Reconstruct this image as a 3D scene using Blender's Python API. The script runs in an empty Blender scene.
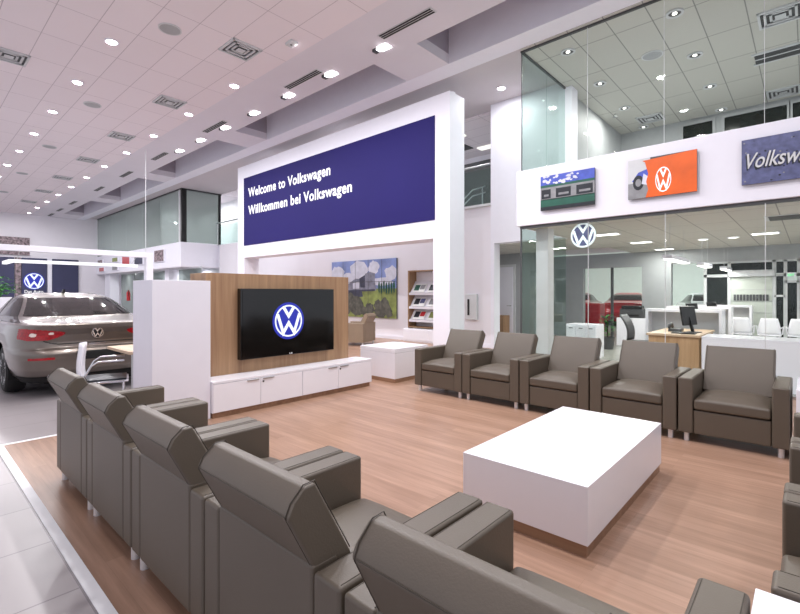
import bpy, bmesh, math, random
import numpy as np
from mathutils import Vector, Matrix
random.seed(7)
C = bpy.context.scene.collection
PI = math.pi

# ------------------------------------------------------------------ materials
def lin(c):
    if isinstance(c, str):
        c = c.lstrip('#'); c = [int(c[i:i+2], 16)/255 for i in (0, 2, 4)]
    return tuple((x/12.92 if x <= .04045 else ((x+.055)/1.055)**2.4) for x in c) + (1,)

def nd(nt, typ, **kw):
    n = nt.nodes.new(typ)
    for k, v in kw.items():
        if k in n.inputs: n.inputs[k].default_value = v
        else: setattr(n, k, v)
    return n

def pm(name, col, rough=.5, metal=0, var=.04, scale=6, bump=0, bscale=40, coat=0, emit=0, ecol=None, spec=.5):
    m = bpy.data.materials.new(name); m.use_nodes = True
    nt = m.node_tree; L = nt.links; b = nt.nodes['Principled BSDF']
    b.inputs['Roughness'].default_value = rough; b.inputs['Metallic'].default_value = metal
    b.inputs['Specular IOR Level'].default_value = spec
    if coat: b.inputs['Coat Weight'].default_value = coat; b.inputs['Coat Roughness'].default_value = .05
    g = nd(nt, 'ShaderNodeNewGeometry'); n = nd(nt, 'ShaderNodeTexNoise', Scale=scale, Detail=3.0)
    L.new(g.outputs['Position'], n.inputs['Vector'])
    r = nd(nt, 'ShaderNodeValToRGB'); c = lin(col)
    r.color_ramp.elements[0].position = .3; r.color_ramp.elements[1].position = .7
    r.color_ramp.elements[0].color = tuple(x*(1-var) for x in c[:3])+(1,)
    r.color_ramp.elements[1].color = tuple(min(1, x*(1+var)) for x in c[:3])+(1,)
    L.new(n.outputs['Fac'], r.inputs['Fac']); L.new(r.outputs['Color'], b.inputs['Base Color'])
    if bump:
        n2 = nd(nt, 'ShaderNodeTexNoise', Scale=bscale, Detail=2.0); L.new(g.outputs['Position'], n2.inputs['Vector'])
        bp = nd(nt, 'ShaderNodeBump', Strength=bump, Distance=.01); L.new(n2.outputs['Fac'], bp.inputs['Height'])
        L.new(bp.outputs['Normal'], b.inputs['Normal'])
    if emit:
        b.inputs['Emission Color'].default_value = lin(ecol or col); b.inputs['Emission Strength'].default_value = emit
    return m

def brickmat(name, c1, c2, cm, bw, rh, mortar, off=0, ox=0, oy=0, rough=.6, grain=0, swap=False, axes='xy', var=0, bumpy=0, spec=.5):
    m = bpy.data.materials.new(name); m.use_nodes = True
    nt = m.node_tree; L = nt.links; b = nt.nodes['Principled BSDF']; b.inputs['Roughness'].default_value = rough
    b.inputs['Specular IOR Level'].default_value = spec
    g = nd(nt, 'ShaderNodeNewGeometry'); s = nd(nt, 'ShaderNodeSeparateXYZ'); L.new(g.outputs['Position'], s.inputs[0])
    cb = nd(nt, 'ShaderNodeCombineXYZ')
    L.new(s.outputs['XYZ'.index(axes[0].upper())], cb.inputs[0]); L.new(s.outputs['XYZ'.index(axes[1].upper())], cb.inputs[1])
    mp = nd(nt, 'ShaderNodeMapping'); mp.inputs['Location'].default_value = (ox, oy, 0); L.new(cb.outputs[0], mp.inputs['Vector'])
    t = nd(nt, 'ShaderNodeTexBrick'); t.offset = off; t.squash = 1
    for k, v in (('Scale', 1), ('Mortar Size', mortar), ('Mortar Smooth', 0), ('Bias', 0), ('Brick Width', bw), ('Row Height', rh)):
        t.inputs[k].default_value = v
    t.inputs['Color1'].default_value = lin(c1); t.inputs['Color2'].default_value = lin(c2); t.inputs['Mortar'].default_value = lin(cm)
    L.new(mp.outputs[0], t.inputs['Vector']); out = t.outputs['Color']
    if grain:
        m2 = nd(nt, 'ShaderNodeMapping'); m2.inputs['Scale'].default_value = (1.1, 16, 1); L.new(cb.outputs[0], m2.inputs['Vector'])
        n = nd(nt, 'ShaderNodeTexNoise', Scale=1.6, Detail=5.0, Roughness=.6); L.new(m2.outputs[0], n.inputs['Vector'])
        r = nd(nt, 'ShaderNodeValToRGB'); r.color_ramp.elements[0].position = .3; r.color_ramp.elements[1].position = .7
        k = 1-grain; r.color_ramp.elements[0].color = (k, k*.97, k*.94, 1); r.color_ramp.elements[1].color = (1+grain*.3,)*3+(1,)
        L.new(n.outputs['Fac'], r.inputs['Fac'])
        x = nd(nt, 'ShaderNodeMix', data_type='RGBA', blend_type='MULTIPLY'); x.inputs['Factor'].default_value = 1
        L.new(out, x.inputs[6]); L.new(r.outputs['Color'], x.inputs[7]); out = x.outputs[2]
    if var:
        n = nd(nt, 'ShaderNodeTexNoise', Scale=1.3, Detail=4.0); L.new(g.outputs['Position'], n.inputs['Vector'])
        r = nd(nt, 'ShaderNodeValToRGB'); r.color_ramp.elements[0].position = .3; r.color_ramp.elements[1].position = .7
        r.color_ramp.elements[0].color = (1-var,)*3+(1,); r.color_ramp.elements[1].color = (1, 1, 1, 1)
        L.new(n.outputs['Fac'], r.inputs['Fac'])
        x = nd(nt, 'ShaderNodeMix', data_type='RGBA', blend_type='MULTIPLY'); x.inputs['Factor'].default_value = 1
        L.new(out, x.inputs[6]); L.new(r.outputs['Color'], x.inputs[7]); out = x.outputs[2]
    L.new(out, b.inputs['Base Color'])
    return m

def woodmat(name, c1, c2, axis='z', rough=.45, scale=1.0):
    m = bpy.data.materials.new(name); m.use_nodes = True
    nt = m.node_tree; L = nt.links; b = nt.nodes['Principled BSDF']; b.inputs['Roughness'].default_value = rough
    g = nd(nt, 'ShaderNodeNewGeometry'); mp = nd(nt, 'ShaderNodeMapping')
    sc = [14*scale]*3; sc['xyz'.index(axis)] = .7*scale
    mp.inputs['Scale'].default_value = sc; L.new(g.outputs['Position'], mp.inputs['Vector'])
    n = nd(nt, 'ShaderNodeTexNoise', Scale=1.0, Detail=6.0, Roughness=.65, Distortion=.3); L.new(mp.outputs[0], n.inputs['Vector'])
    r = nd(nt, 'ShaderNodeValToRGB'); r.color_ramp.elements[0].position = .3; r.color_ramp.elements[1].position = .72
    r.color_ramp.elements[0].color = lin(c1); r.color_ramp.elements[1].color = lin(c2)
    L.new(n.outputs['Fac'], r.inputs['Fac']); L.new(r.outputs['Color'], b.inputs['Base Color'])
    return m

def glassmat(name, tint, refl=.04, opaque=0, ocol='#c8d0cc'):
    m = bpy.data.materials.new(name); m.use_nodes = True
    nt = m.node_tree; L = nt.links; nt.nodes.clear()
    o = nd(nt, 'ShaderNodeOutputMaterial'); tr = nd(nt, 'ShaderNodeBsdfTransparent'); tr.inputs[0].default_value = lin(tint)
    gl = nd(nt, 'ShaderNodeBsdfGlossy'); gl.inputs['Roughness'].default_value = .01; gl.inputs[0].default_value = (.95, .98, .97, 1)
    lw = nd(nt, 'ShaderNodeLayerWeight'); pw = nd(nt, 'ShaderNodeMath', operation='POWER'); nt.links.new(lw.outputs['Facing'], pw.inputs[0]); pw.inputs[1].default_value = 5
    lw.inputs['Blend'].default_value = .5
    n = nd(nt, 'ShaderNodeTexNoise', Scale=2.0); ge = nd(nt, 'ShaderNodeNewGeometry'); L.new(ge.outputs['Position'], n.inputs['Vector'])
    mx = nd(nt, 'ShaderNodeMixShader'); add = nd(nt, 'ShaderNodeMath', operation='MULTIPLY_ADD')
    L.new(pw.outputs[0], add.inputs[0]); add.inputs[1].default_value = .5; add.inputs[2].default_value = refl
    first = tr
    if opaque:
        df = nd(nt, 'ShaderNodeBsdfDiffuse'); df.inputs[0].default_value = lin(ocol)
        m1 = nd(nt, 'ShaderNodeMixShader'); m1.inputs[0].default_value = opaque
        L.new(tr.outputs[0], m1.inputs[1]); L.new(df.outputs[0], m1.inputs[2]); first = m1
    L.new(add.outputs[0], mx.inputs[0]); L.new(first.outputs[0], mx.inputs[1]); L.new(gl.outputs[0], mx.inputs[2])
    L.new(mx.outputs[0], o.inputs['Surface'])
    return m

def emat(name, col, s):
    m = bpy.data.materials.new(name); m.use_nodes = True
    nt = m.node_tree; nt.nodes.clear(); o = nd(nt, 'ShaderNodeOutputMaterial'); e = nd(nt, 'ShaderNodeEmission')
    e.inputs[0].default_value = lin(col); e.inputs[1].default_value = s; nt.links.new(e.outputs[0], o.inputs[0])
    return m

M = dict(
 white=pm('white_paint', '#ecebf4', .55, var=.01),
 lacq=pm('white_lacquer', '#f4f3fa', .22, var=.008),
 wall=pm('wall_paint', '#ebe8ee', .7, var=.015, scale=1.5),
 soff=pm('soffit_paint', '#e0dce3', .75, var=.015, scale=1),
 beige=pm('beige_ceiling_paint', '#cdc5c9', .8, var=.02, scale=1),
 recess=pm('recess_grey', '#a8a2ad', .8, var=.02),  # coffer insides, a darker grey than the soffit
 grey=pm('grey_paint', '#a9abad', .6), lgrey=pm('light_grey_paint', '#cfd1d3', .5), dgrey=pm('dark_grey', '#4a4b4d', .5),
 black=pm('black_plastic', '#161617', .35), blackgl=pm('black_gloss', '#0a0a0b', .08, spec=.6), rubber=pm('rubber', '#1b1b1c', .7),
 chrome=pm('chrome', '#d8d9dc', .18, 1, var=.01), legm=pm('satin_chrome', '#e8e8ea', .3, .45, var=.02), steel=pm('brushed_steel', '#c3c4c6', .3, 1, var=.02),
 leather=pm('taupe_leather', '#5a5044', .46, var=.05, scale=3, bump=.08, bscale=180, spec=.7),
 leather2=pm('taupe_leather_seam', '#40382f', .6),
 brown=pm('brown_leather', '#8d7b68', .5, var=.05),
 navy=pm('banner_blue', '#211a60', .65, var=.10, scale=.25, spec=.2),
 navy2=pm('navy_panel', '#383a5c', .45, var=.25, scale=.35),
 lett=pm('lettering_white', '#f6f6f8', .5, var=0, emit=.25),
 vwblue=pm('emblem_blue', '#2430a8', .35, emit=.3, ecol='#2430b0', var=.02),
 vwwhite=pm('emblem_white', '#e9f0f0', .4, emit=.45, ecol='#dfeaf0', var=0),
 orange=pm('poster_orange', '#e8641c', .35, var=.12, scale=3), pblue=pm('poster_sky', '#4a5cc0', .4, var=.2, scale=8),
 pgreen=pm('poster_green', '#1f5a4a', .4, var=.15), pdark=pm('poster_dark', '#20242c', .35, var=.2, scale=10),
 pgrey=pm('poster_grey', '#8f9093', .4, var=.15, scale=8), pslate=pm('poster_slate', '#5a5f86', .35, var=.25, scale=14),
 red=pm('red_paint', '#c01f28', .3, coat=.5), redlens=pm('red_lens', '#98101a', .2, var=.35, scale=45, coat=.3),
 lens=pm('clear_lens', '#e8d8d0', .15, var=.1, scale=40, coat=1),
 paint=pm('car_paint', '#6f665f', .3, .7, var=.04, scale=2, coat=1),
 paintw=pm('white_car_paint', '#dedfe0', .25, coat=.6), paintd=pm('dark_car_paint', '#26282c', .2, coat=.8), paintr=pm('red_car_paint', '#b0202c', .22, coat=.8),
 carglass=pm('tinted_car_glass', '#1d1b1a', .05, var=.05, spec=.22), darkgap=pm('dark_gap', '#0e0e0f', .8),
 leaf=pm('leaf_green', '#3f8a34', .5, var=.3, scale=30), soil=pm('soil', '#3a2c22', .9),
 paper=pm('paper', '#f2f2f0', .6, var=.02),
 exitg=emat('exit_green', '#30d070', 2.0),
 lamp=emat('lamp_glow', '#fff8fb', 22), lampo=emat('office_lamp', '#fffaf2', 5), lampb=emat('light_bar_glow', '#fdfbff', 1.3), lampu=emat('upper_lamp', '#fffdf5', 1.2),
 dusk=pm('night_glass', '#1c2220', .1, var=.3, scale=1.5),
 green_grey=pm('grey_green_wall', '#c3c9c0', .6), ggrey=pm('cool_grey_wall', '#a8abad', .6),
 glowwall=pm('glowing_service_wall', '#dfe8e2', .6, emit=.35),  # wall glows by itself to look brightly lit
 tile=brickmat('ceiling_tile', '#efe6ea', '#ece3e7', '#c4babf', 1.17, .588, .006, ox=10.06, oy=-1.68, rough=.9),
 tile2=brickmat('office_ceiling_tile', '#c6c5be', '#c3c2bb', '#8f8f8b', 1.2, .6, .009, axes='yx', ox=-.1, oy=.76, rough=.9),
 tile3=brickmat('lower_office_ceiling_tile', '#d0cdc6', '#cdcac3', '#9a9894', 1.2, .6, .008, axes='yx', ox=0, oy=.95-.6, rough=.9),
 floor=brickmat('floor_tile', '#a8a1a2', '#a39c9e', '#878183', 1.2, .6, .005, axes='yx', ox=-.58+1.2, oy=3.18, rough=.3, var=.08),
 gfloor=brickmat('office_floor_tile', '#a9aaa2', '#a5a69e', '#84857f', 1.2, .6, .006, axes='yx', rough=.25, var=.08),
 wfloor=brickmat('oak_plank', '#b28f7a', '#a2806b', '#957661', 1.9, .09, .0008, off=.43, rough=.34, grain=.24),
 wood=woodmat('walnut_panel', '#8c6b50', '#b4926f'), plinth=woodmat('oak_plinth', '#83614a', '#a58166', 'x'), desk=woodmat('oak_desk', '#c2a486', '#dbc3a8', 'x'),
 desks=woodmat('oak_desk_side', '#a98560', '#c6a480', 'z'),
 strip=pm('white_strip', '#efeff1', .6),
 glass=glassmat('clear_glass', '#fbfdfc', .006), mezzglass=glassmat('frosted_glass', '#d3dad7', .03, .5, '#aab4b0'), sideglass=glassmat('greenish_glass', '#e6f0ec', .015),
 screen=pm('screen_black', '#060607', .12, spec=.6),
 cloud=pm('photo_cloud', '#d9dbe8', .4, var=.1, scale=6), sky=pm('photo_sky', '#8798cc', .4, var=.25, scale=2.2), grass=pm('photo_grass', '#87934f', .4, var=.3, scale=5),
 bush=pm('photo_bush', '#57564c', .4, var=.45, scale=9), bldg=pm('photo_building', '#8a8c9c', .4, var=.3, scale=6), bldgd=pm('photo_building_dark', '#44465a', .4, var=.3, scale=6),
 mosaic=pm('photo_mosaic', '#85757a', .5, var=.9, scale=9),
)

# ------------------------------------------------------------------ mesh builder
ORG = {}
class MB:
    def __init__(s, m=None): s.bm = bmesh.new(); s.ms = []; s.cur = 0; s.use(m)
    def use(s, m):
        if m is None: return s
        if m not in s.ms: s.ms.append(m)
        s.cur = s.ms.index(m); return s
    def f(s, vs):
        try: fa = s.bm.faces.new(vs); fa.material_index = s.cur; return fa
        except ValueError: return None
    def poly(s, pts): return s.f([s.bm.verts.new(p) for p in pts])
    def box(s, x0, x1, y0, y1, z0, z1):
        v = [s.bm.verts.new((x, y, z)) for z in (z0, z1) for y in (y0, y1) for x in (x0, x1)]
        for q in ((0, 2, 3, 1), (4, 5, 7, 6), (0, 1, 5, 4), (2, 6, 7, 3), (0, 4, 6, 2), (1, 3, 7, 5)): s.f([v[i] for i in q])
        return s
    def prism(s, pts, d):
        d = Vector(d); a = [s.bm.verts.new(p) for p in pts]; b = [s.bm.verts.new(Vector(p)+d) for p in pts]; n = len(pts)
        for fa in (s.f(list(reversed(a))), s.f(b)):
            if fa and n > 4: bmesh.ops.triangulate(s.bm, faces=[fa])
        for i in range(n): s.f([a[i], a[(i+1) % n], b[(i+1) % n], b[i]])
        return s
    def cyl(s, a, b, r, r2=None, n=14, cap=True):
        a, b = Vector(a), Vector(b); r2 = r if r2 is None else r2; d = (b-a).normalized()
        u = d.orthogonal().normalized(); w = d.cross(u); A = []; B = []
        for i in range(n):
            t = 2*PI*i/n; o = u*math.cos(t)+w*math.sin(t); A.append(s.bm.verts.new(a+o*r)); B.append(s.bm.verts.new(b+o*r2))
        for i in range(n): s.f([A[i], A[(i+1) % n], B[(i+1) % n], B[i]])
        if cap: s.f(list(reversed(A))); s.f(B)
        return s
    def tube(s, pts, r, n=8):
        pts = [Vector(p) for p in pts]; rings = []; u = None
        for i, p in enumerate(pts):
            d = (pts[min(i+1, len(pts)-1)]-pts[max(i-1, 0)]).normalized()
            if u is None: u = d.orthogonal().normalized()
            u = (u-d*u.dot(d)).normalized(); w = d.cross(u)
            rings.append([s.bm.verts.new(p+(u*math.cos(2*PI*k/n)+w*math.sin(2*PI*k/n))*r) for k in range(n)])
        for A, B in zip(rings, rings[1:]):
            for k in range(n): s.f([A[k], A[(k+1) % n], B[(k+1) % n], B[k]])
        s.f(list(reversed(rings[0]))); s.f(rings[-1]); return s
    def lathe(s, prof, c, axis='z', n=24):
        c = Vector(c); rings = []
        for r, h in prof:
            ring = []
            for k in range(n):
                t = 2*PI*k/n; a, b = r*math.cos(t), r*math.sin(t)
                o = {'z': (a, b, h), 'y': (a, h, b), 'x': (h, a, b)}[axis]; ring.append(s.bm.verts.new(c+Vector(o)))
            rings.append(ring)
        for A, B in zip(rings, rings[1:]):
            for k in range(n): s.f([A[k], A[(k+1) % n], B[(k+1) % n], B[k]])
        s.f(rings[0]); s.f(rings[-1]); return s
    def grid(s, fn, nu, nv):
        V = [[s.bm.verts.new(fn(i/nu, j/nv)) for j in range(nv+1)] for i in range(nu+1)]
        for i in range(nu):
            for j in range(nv): s.f([V[i][j], V[i+1][j], V[i+1][j+1], V[i][j+1]])
        return s
    def ring(s, o, u, v, R, r, d, n=40):
        o, u, v = Vector(o), Vector(u), Vector(v); w = u.cross(v)*d
        P = lambda q, t: o+(u*math.cos(t)+v*math.sin(t))*q
        L = [[s.bm.verts.new(P(q, 2*PI*k/n)+z) for k in range(n)] for q, z in ((r, Vector()), (r, w), (R, w), (R, Vector()))]
        for i in range(4):
            A, B = L[i], L[(i+1) % 4]
            for k in range(n): s.f([A[k], A[(k+1) % n], B[(k+1) % n], B[k]])
        return s
    def build(s, name, mat=None, parent=None, bevel=0, seg=2, smooth=False, sub=0, fix=True):
        bm = s.bm
        if fix: bmesh.ops.recalc_face_normals(bm, faces=bm.faces[:])
        me = bpy.data.meshes.new(name); o = bpy.data.objects.new(name, me)
        org = Vector((0, 0, 0))
        if parent is not None:
            org = ORG.get(parent.name, org); o.parent = parent; ORG[o.name] = org
        for v in bm.verts: v.co -= org
        bm.to_mesh(me); bm.free()
        for m in (s.ms or [mat]): me.materials.append(m)
        if smooth or sub:
            for p in me.polygons: p.use_smooth = True
        if bevel:
            b = o.modifiers.new('bevel', 'BEVEL'); b.width = bevel; b.segments = seg; b.limit_method = 'ANGLE'; b.angle_limit = .6
            for p in me.polygons: p.use_smooth = True
            b.harden_normals = True
        if sub:
            b = o.modifiers.new('sub', 'SUBSURF'); b.levels = sub; b.render_levels = sub
        C.objects.link(o); return o

def tag(o, label, cat, group=None, kind=None):
    o['label'] = label; o['category'] = cat
    if group: o['group'] = group
    if kind: o['kind'] = kind
    return o
def thing(name, label, cat, loc=(0, 0, 0), rot=0, group=None, local=False):
    o = bpy.data.objects.new(name, None); C.objects.link(o); o.location = loc; o.rotation_euler = (0, 0, rot); o.empty_display_size = .1
    tag(o, label, cat, group)
    if not local: ORG[o.name] = Vector(loc)
    return o
def single(name, mb, mat, label, cat, group=None, kind=None, **kw):
    xs = [v.co.copy() for v in mb.bm.verts]
    c = Vector(((min(p.x for p in xs)+max(p.x for p in xs))/2, (min(p.y for p in xs)+max(p.y for p in xs))/2, min(p.z for p in xs)))
    for v in mb.bm.verts: v.co -= c
    o = mb.build(name, mat, **kw); o.location = c
    return tag(o, label, cat, group, kind)
def struct(name, mb, mat=None, parent=None, **kw):
    o = mb.build(name, mat, parent, **kw)
    if parent is None: o['kind'] = 'structure'
    return o
def dup(root, loc, rot=None, label=None, group=None):
    def cp(o, par):
        c = o.copy(); C.objects.link(c); c.parent = par
        for ch in o.children: cp(ch, c)
        return c
    r = cp(root, None); r.location = loc
    if rot is not None: r.rotation_euler = (0, 0, rot)
    if label: r['label'] = label
    if group: r['group'] = group
    return r
def bx(*a, m=None): return MB(m).box(*a)

# 2D stroke -> polygon with mitred joints
def stroke(pts, hw):
    pts = [Vector((p[0], p[1])) for p in pts]; L, R = [], []
    for i, p in enumerate(pts):
        d1 = (p-pts[i-1]).normalized() if i else None
        d2 = (pts[i+1]-p).normalized() if i < len(pts)-1 else None
        if d1 is None: d1 = d2
        if d2 is None: d2 = d1
        n1 = Vector((-d1.y, d1.x)); n2 = Vector((-d2.y, d2.x)); n = (n1+n2).normalized(); k = hw/max(.3, n.dot(n1))
        L.append(p+n*k); R.append(p-n*k)
    return L+R[::-1]
VW_V = [(-.37, .85), (0, .30), (.37, .85)]
VW_W = [(-.80, .42), (-.40, -.74), (0, -.13), (.40, -.74), (.80, .42)]
def emblem(mb, o, u, v, R, d, hw=.095, ring=(.90, 1.0)):
    o, u, v = Vector(o), Vector(u), Vector(v); w = u.cross(v)*d
    k = R*ring[0]/.9
    for S in (VW_V, VW_W):
        mb.prism([o+u*p.x*k+v*p.y*k for p in stroke(S, hw)], w)
    mb.ring(o, u, v, R*ring[1], R*ring[0], d); return mb

def text(name, body, o, u, v, width, height, mat, parent, bold=.0, depth=.004, shear=0, label=None, fat=0, space=1.0):
    cu = bpy.data.curves.new(name, 'FONT'); cu.body = body; cu.size = 1; cu.offset = bold; cu.space_character = space; cu.extrude = 0; cu.shear = shear
    t = bpy.data.objects.new(name, cu); C.objects.link(t); bpy.context.view_layer.update()
    me = bpy.data.meshes.new_from_object(t.evaluated_get(bpy.context.evaluated_depsgraph_get()))
    C.objects.unlink(t); bpy.data.objects.remove(t)
    bm = bmesh.new(); bm.from_mesh(me)
    xs = [p.co.x for p in bm.verts]; x0, x1 = min(xs), max(xs); capz = .69
    o, u, v = Vector(o), Vector(u), Vector(v); w = u.cross(v)
    for p in bm.verts: p.co = o+u*((p.co.x-x0)/(x1-x0)*width)+v*(p.co.y/capz*height)+w*depth
    if fat:
        g2 = bmesh.ops.duplicate(bm, geom=bm.verts[:]+bm.edges[:]+bm.faces[:])
        for e in g2['geom']:
            if isinstance(e, bmesh.types.BMVert): e.co += u*fat+w*.0006
    mb = MB(mat); mb.bm.free(); mb.bm = bm
    for fa in bm.faces: fa.material_index = 0
    ob = mb.build(name, mat, parent, fix=False)
    if label: ob['label'] = label
    return ob
X, Y, Z = Vector((1, 0, 0)), Vector((0, 1, 0)), Vector((0, 0, 1))

# ------------------------------------------------------------------ camera
TH = math.atan2(410, 453)
cam = bpy.data.objects.new('camera', bpy.data.cameras.new('camera')); C.objects.link(cam)
cam.location = (0, 0, 1.4); cam.rotation_euler = (PI/2, 0, TH)
cam.data.sensor_width = 36; cam.data.lens = 453/800*36; cam.data.shift_y = -14/800; cam.data.clip_start = .05; cam.data.clip_end = 200
bpy.context.scene.camera = cam

# ------------------------------------------------------------------ the setting
struct('floor', bx(-34.2, 4, -4, 7.9, -.2, -.004), M['floor'])
struct('wood_floor', bx(-5.48, 4, .64, 7.88, -.05, 0), M['wfloor'])
struct('floor_office', bx(-5.9, 4, 7.9, 16.6, -.2, -.002), M['gfloor'])
struct('floor_back', bx(-34.2, -5.9, 7.9, 16.6, -.2, -.004), M['floor'])
struct('wood_floor_reception', bx(-15, -5.48, 4.9, 10.1, -.05, 0), M['wfloor'])
struct('trim_1', bx(-5.53, 4, .585, .64, -.05, .003), M['strip'])
struct('trim_2', bx(-5.53, -5.48, .64, 2.3, -.05, .003), M['strip'])
struct('ceiling', bx(-34.2, 4, -4, 5.15, 6, 6.2), M['tile'])
struct('ceiling_band', bx(-34.2, 4, 7.4, 7.85, 6, 6.9), M['white'])  # whiter than the soffit: its brighter lighting is put into the colour
c = MB(M['soff']).box(-34.2, 4, 5.15, 6.4, 6, 6.2)
cof = [(-5.38, 1.2), (-12.1, -6.5), (-18.8, -13.2), (-25.5, -19.9), (-32.2, -26.6)]
for (a, b), nx in zip(cof, cof[1:]+[(-34.2, -34.2)]): c.box(nx[1], a, 6.4, 7.4, 6, 6.2)
c.box(1.2, 4, 6.4, 7.4, 6, 6.2)
struct('ceiling_soffit', c)
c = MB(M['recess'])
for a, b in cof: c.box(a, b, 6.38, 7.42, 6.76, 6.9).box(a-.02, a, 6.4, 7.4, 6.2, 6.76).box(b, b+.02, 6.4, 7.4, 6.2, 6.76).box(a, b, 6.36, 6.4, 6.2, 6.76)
struct('ceiling_coffer', c)
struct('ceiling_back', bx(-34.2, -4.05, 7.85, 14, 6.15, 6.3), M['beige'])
struct('ceiling_walkway', bx(-20.9, -5.98, 10.36, 13.4, 6.11, 6.15), M['tile'])
struct('ceiling_upper_office', bx(-4.05, 4, 7.85, 14.1, 5.98, 6.15), M['tile2'])
struct('wall_left', bx(-34.2, -34, -4, 14, 0, 6.15), M['wall'])
# back wall with the brochure niche left open
c = MB(M['wall']).box(-20.6, -8.82, 10.1, 10.35, 0, 3.64).box(-8.82, -6.95, 10.1, 10.35, 2.06, 3.64).box(-6.95, -5.98, 10.1, 10.35, 0, 3.64)
c.box(-8.82, -6.95, 10.45, 10.5, 0, 2.3)
struct('wall_back', c)
struct('wall_upper_right', bx(-5.98, -4.1, 10.02, 10.3, 2.65, 6.15), M['white'])
struct('wall_jamb', bx(-5.98, -5.88, 10.02, 10.3, 0, 2.65), M['white'])
struct('baseboard_back', MB(M['white']).box(-20, -8.84, 10.07, 10.1, 0, .1).box(-6.93, -5.98, 10.07, 10.1, 0, .1))
struct('trim_3', bx(-8, -5.98, 10.02, 10.4, 3.62, 3.68), M['lgrey'])
struct('floor_walkway', bx(-21, -5.98, 10.35, 13.6, 3.44, 3.64), M['lgrey'])
struct('wall_walkway', bx(-21, -5.98, 13.4, 13.6, 3.64, 6.15), M['wall'])
struct('wall_corridor', MB(M['ggrey']).box(-9, -6.2, 13, 13.15, 0, 2.65))
struct('ceiling_corridor', bx(-9, -4.06, 10.3, 13, 2.64, 2.75), M['tile3'])
# raised walkway rail
t = thing('glass_railing', 'glass balustrade with steel handrail on the upper walkway behind the banner wall', 'railing', (-13, 10.15, 3.64))
MB(M['steel']).tube([(-20.9, 10.12, 4.7), (-6.0, 10.12, 4.7)], .03).build('handrail', None, t, smooth=True)
bx(-20.9, -6.0, 10.14, 10.155, 3.68, 4.6).build('glass_panel', M['sideglass'], t)
for x in (-20.8, -18, -15, -12, -9, -6.9): MB(M['steel']).cyl((x, 10.12, 3.64), (x, 10.12, 4.7), .02).build('post', None, t)
t = thing('stair_railing', 'steel stair handrail sloping behind the walkway opening', 'railing', (-7.4, 11.6, 3.64))
for dz in (0, -.18): MB(M['steel']).tube([(-8.3, 11.6, 3.95+dz), (-7.55, 11.6, 4.5+dz), (-7.1, 11.6, 4.55+dz)], .022).build('rail', None, t, smooth=True)
MB(M['steel']).cyl((-7.2, 11.6, 3.64), (-7.2, 11.6, 4.54), .02).build('post', None, t)
single('wall_panel', bx(-9.3, -7.95, 13.3, 13.38, 3.66, 5.9), M['dgrey'], 'dark grey panel on the upper walkway back wall seen through the opening', 'panel')
for i, (x, y) in enumerate(((-7.9, 11.2), (-7.7, 12.7))):
    single('walkway_ceiling_light', bx(x-.3, x+.3, y-.15, y+.15, 6.08, 6.11), M['lampu'], ['nearer', 'farther'][i]+' white ceiling light panel above the upper walkway opening', 'ceiling light', 'walkway ceiling lights')
single('ceiling_vent', bx(-8.8, -8.1, 12.0, 12.5, 6.09, 6.112), M['dgrey'], 'dark square ceiling vent above the upper walkway', 'vent')

# left mezzanine
struct('floor_mezzanine', MB(M['white']).box(-34, -21, 8.5, 14, 2.63, 3.71).box(-21.02, -20.6, 10.3, 14, 2.63, 3.71), bevel=0)
struct('wall_mezzanine', MB(M['lgrey']).box(-34, -21.2, 11.5, 11.6, 3.71, 6.15).box(-27.8, -26.2, 9.6, 11.5, 3.71, 6.15))
w1 = thing('window_1', 'frosted glass wall of the left mezzanine office', 'window', (-27, 8.55, 3.71)); w1['kind'] = 'structure'
for a, b in ((-34, -31), (-31, -28.5), (-28.5, -26), (-26, -23.5), (-23.5, -21.35)): bx(a+.01, b-.01, 8.55, 8.565, 3.72, 6.1).build('pane', M['mezzglass'], w1)
bx(-21.03, -21.015, 8.75, 10.3, 3.72, 6.1).build('pane', M['mezzglass'], w1)
MB(M['dgrey']).box(-34, -21, 8.53, 8.58, 6.08, 6.14).box(-21.05, -21, 8.53, 10.4, 6.08, 6.14).build('head_frame', None, w1)
MB(M['lgrey']).box(-21.32, -21.14, 8.53, 8.6, 3.71, 6.1).build('corner_post', None, w1)
MB(M['black']).box(-21.1, -20.98, 8.53, 8.75, 3.71, 6.1).build('corner_post', None, w1)
MB(M['black']).box(-21.05, -20.98, 10.25, 10.36, 3.71, 6.1).build('end_post', None, w1)
struct('wall_under_mezzanine', MB(M['white']).box(-33, -32, 8.7, 9.2, 0, 2.63).box(-34, -20.6, 10.35, 10.45, 0, 2.63).box(-23.9, -23.4, 8.9, 9.3, 0, 2.63))
w2 = thing('window_2', 'glass partition wall under the left mezzanine', 'window', (-26, 9.3, 0)); w2['kind'] = 'structure'
for a, b in ((-31.9, -29.5), (-29.5, -27), (-27, -24.2), (-23.2, -20.7)): bx(a, b-.03, 9.3, 9.315, .02, 2.6).build('pane', M['mezzglass'], w2)
MB(M['lgrey']).box(-31.95, -20.7, 9.28, 9.33, 2.55, 2.63).build('frame', None, w2)
struct('ceiling_under_mezzanine', bx(-34, -21, 8.5, 14, 2.58, 2.63), M['soff'])
single('fire_extinguisher', MB(M['red']).lathe([(.001, 0), (.09, 0), (.1, .05), (.1, .45), (.05, .55), (.03, .62), (.001, .62)], (-29.6, 9.0, .95)).use(M['black']).tube([(-29.6, 9, 1.5), (-29.5, 8.95, 1.55), (-29.47, 8.95, 1.2)], .02), None, 'red fire extinguisher on the wall under the left mezzanine', 'fire extinguisher', smooth=True)
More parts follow.
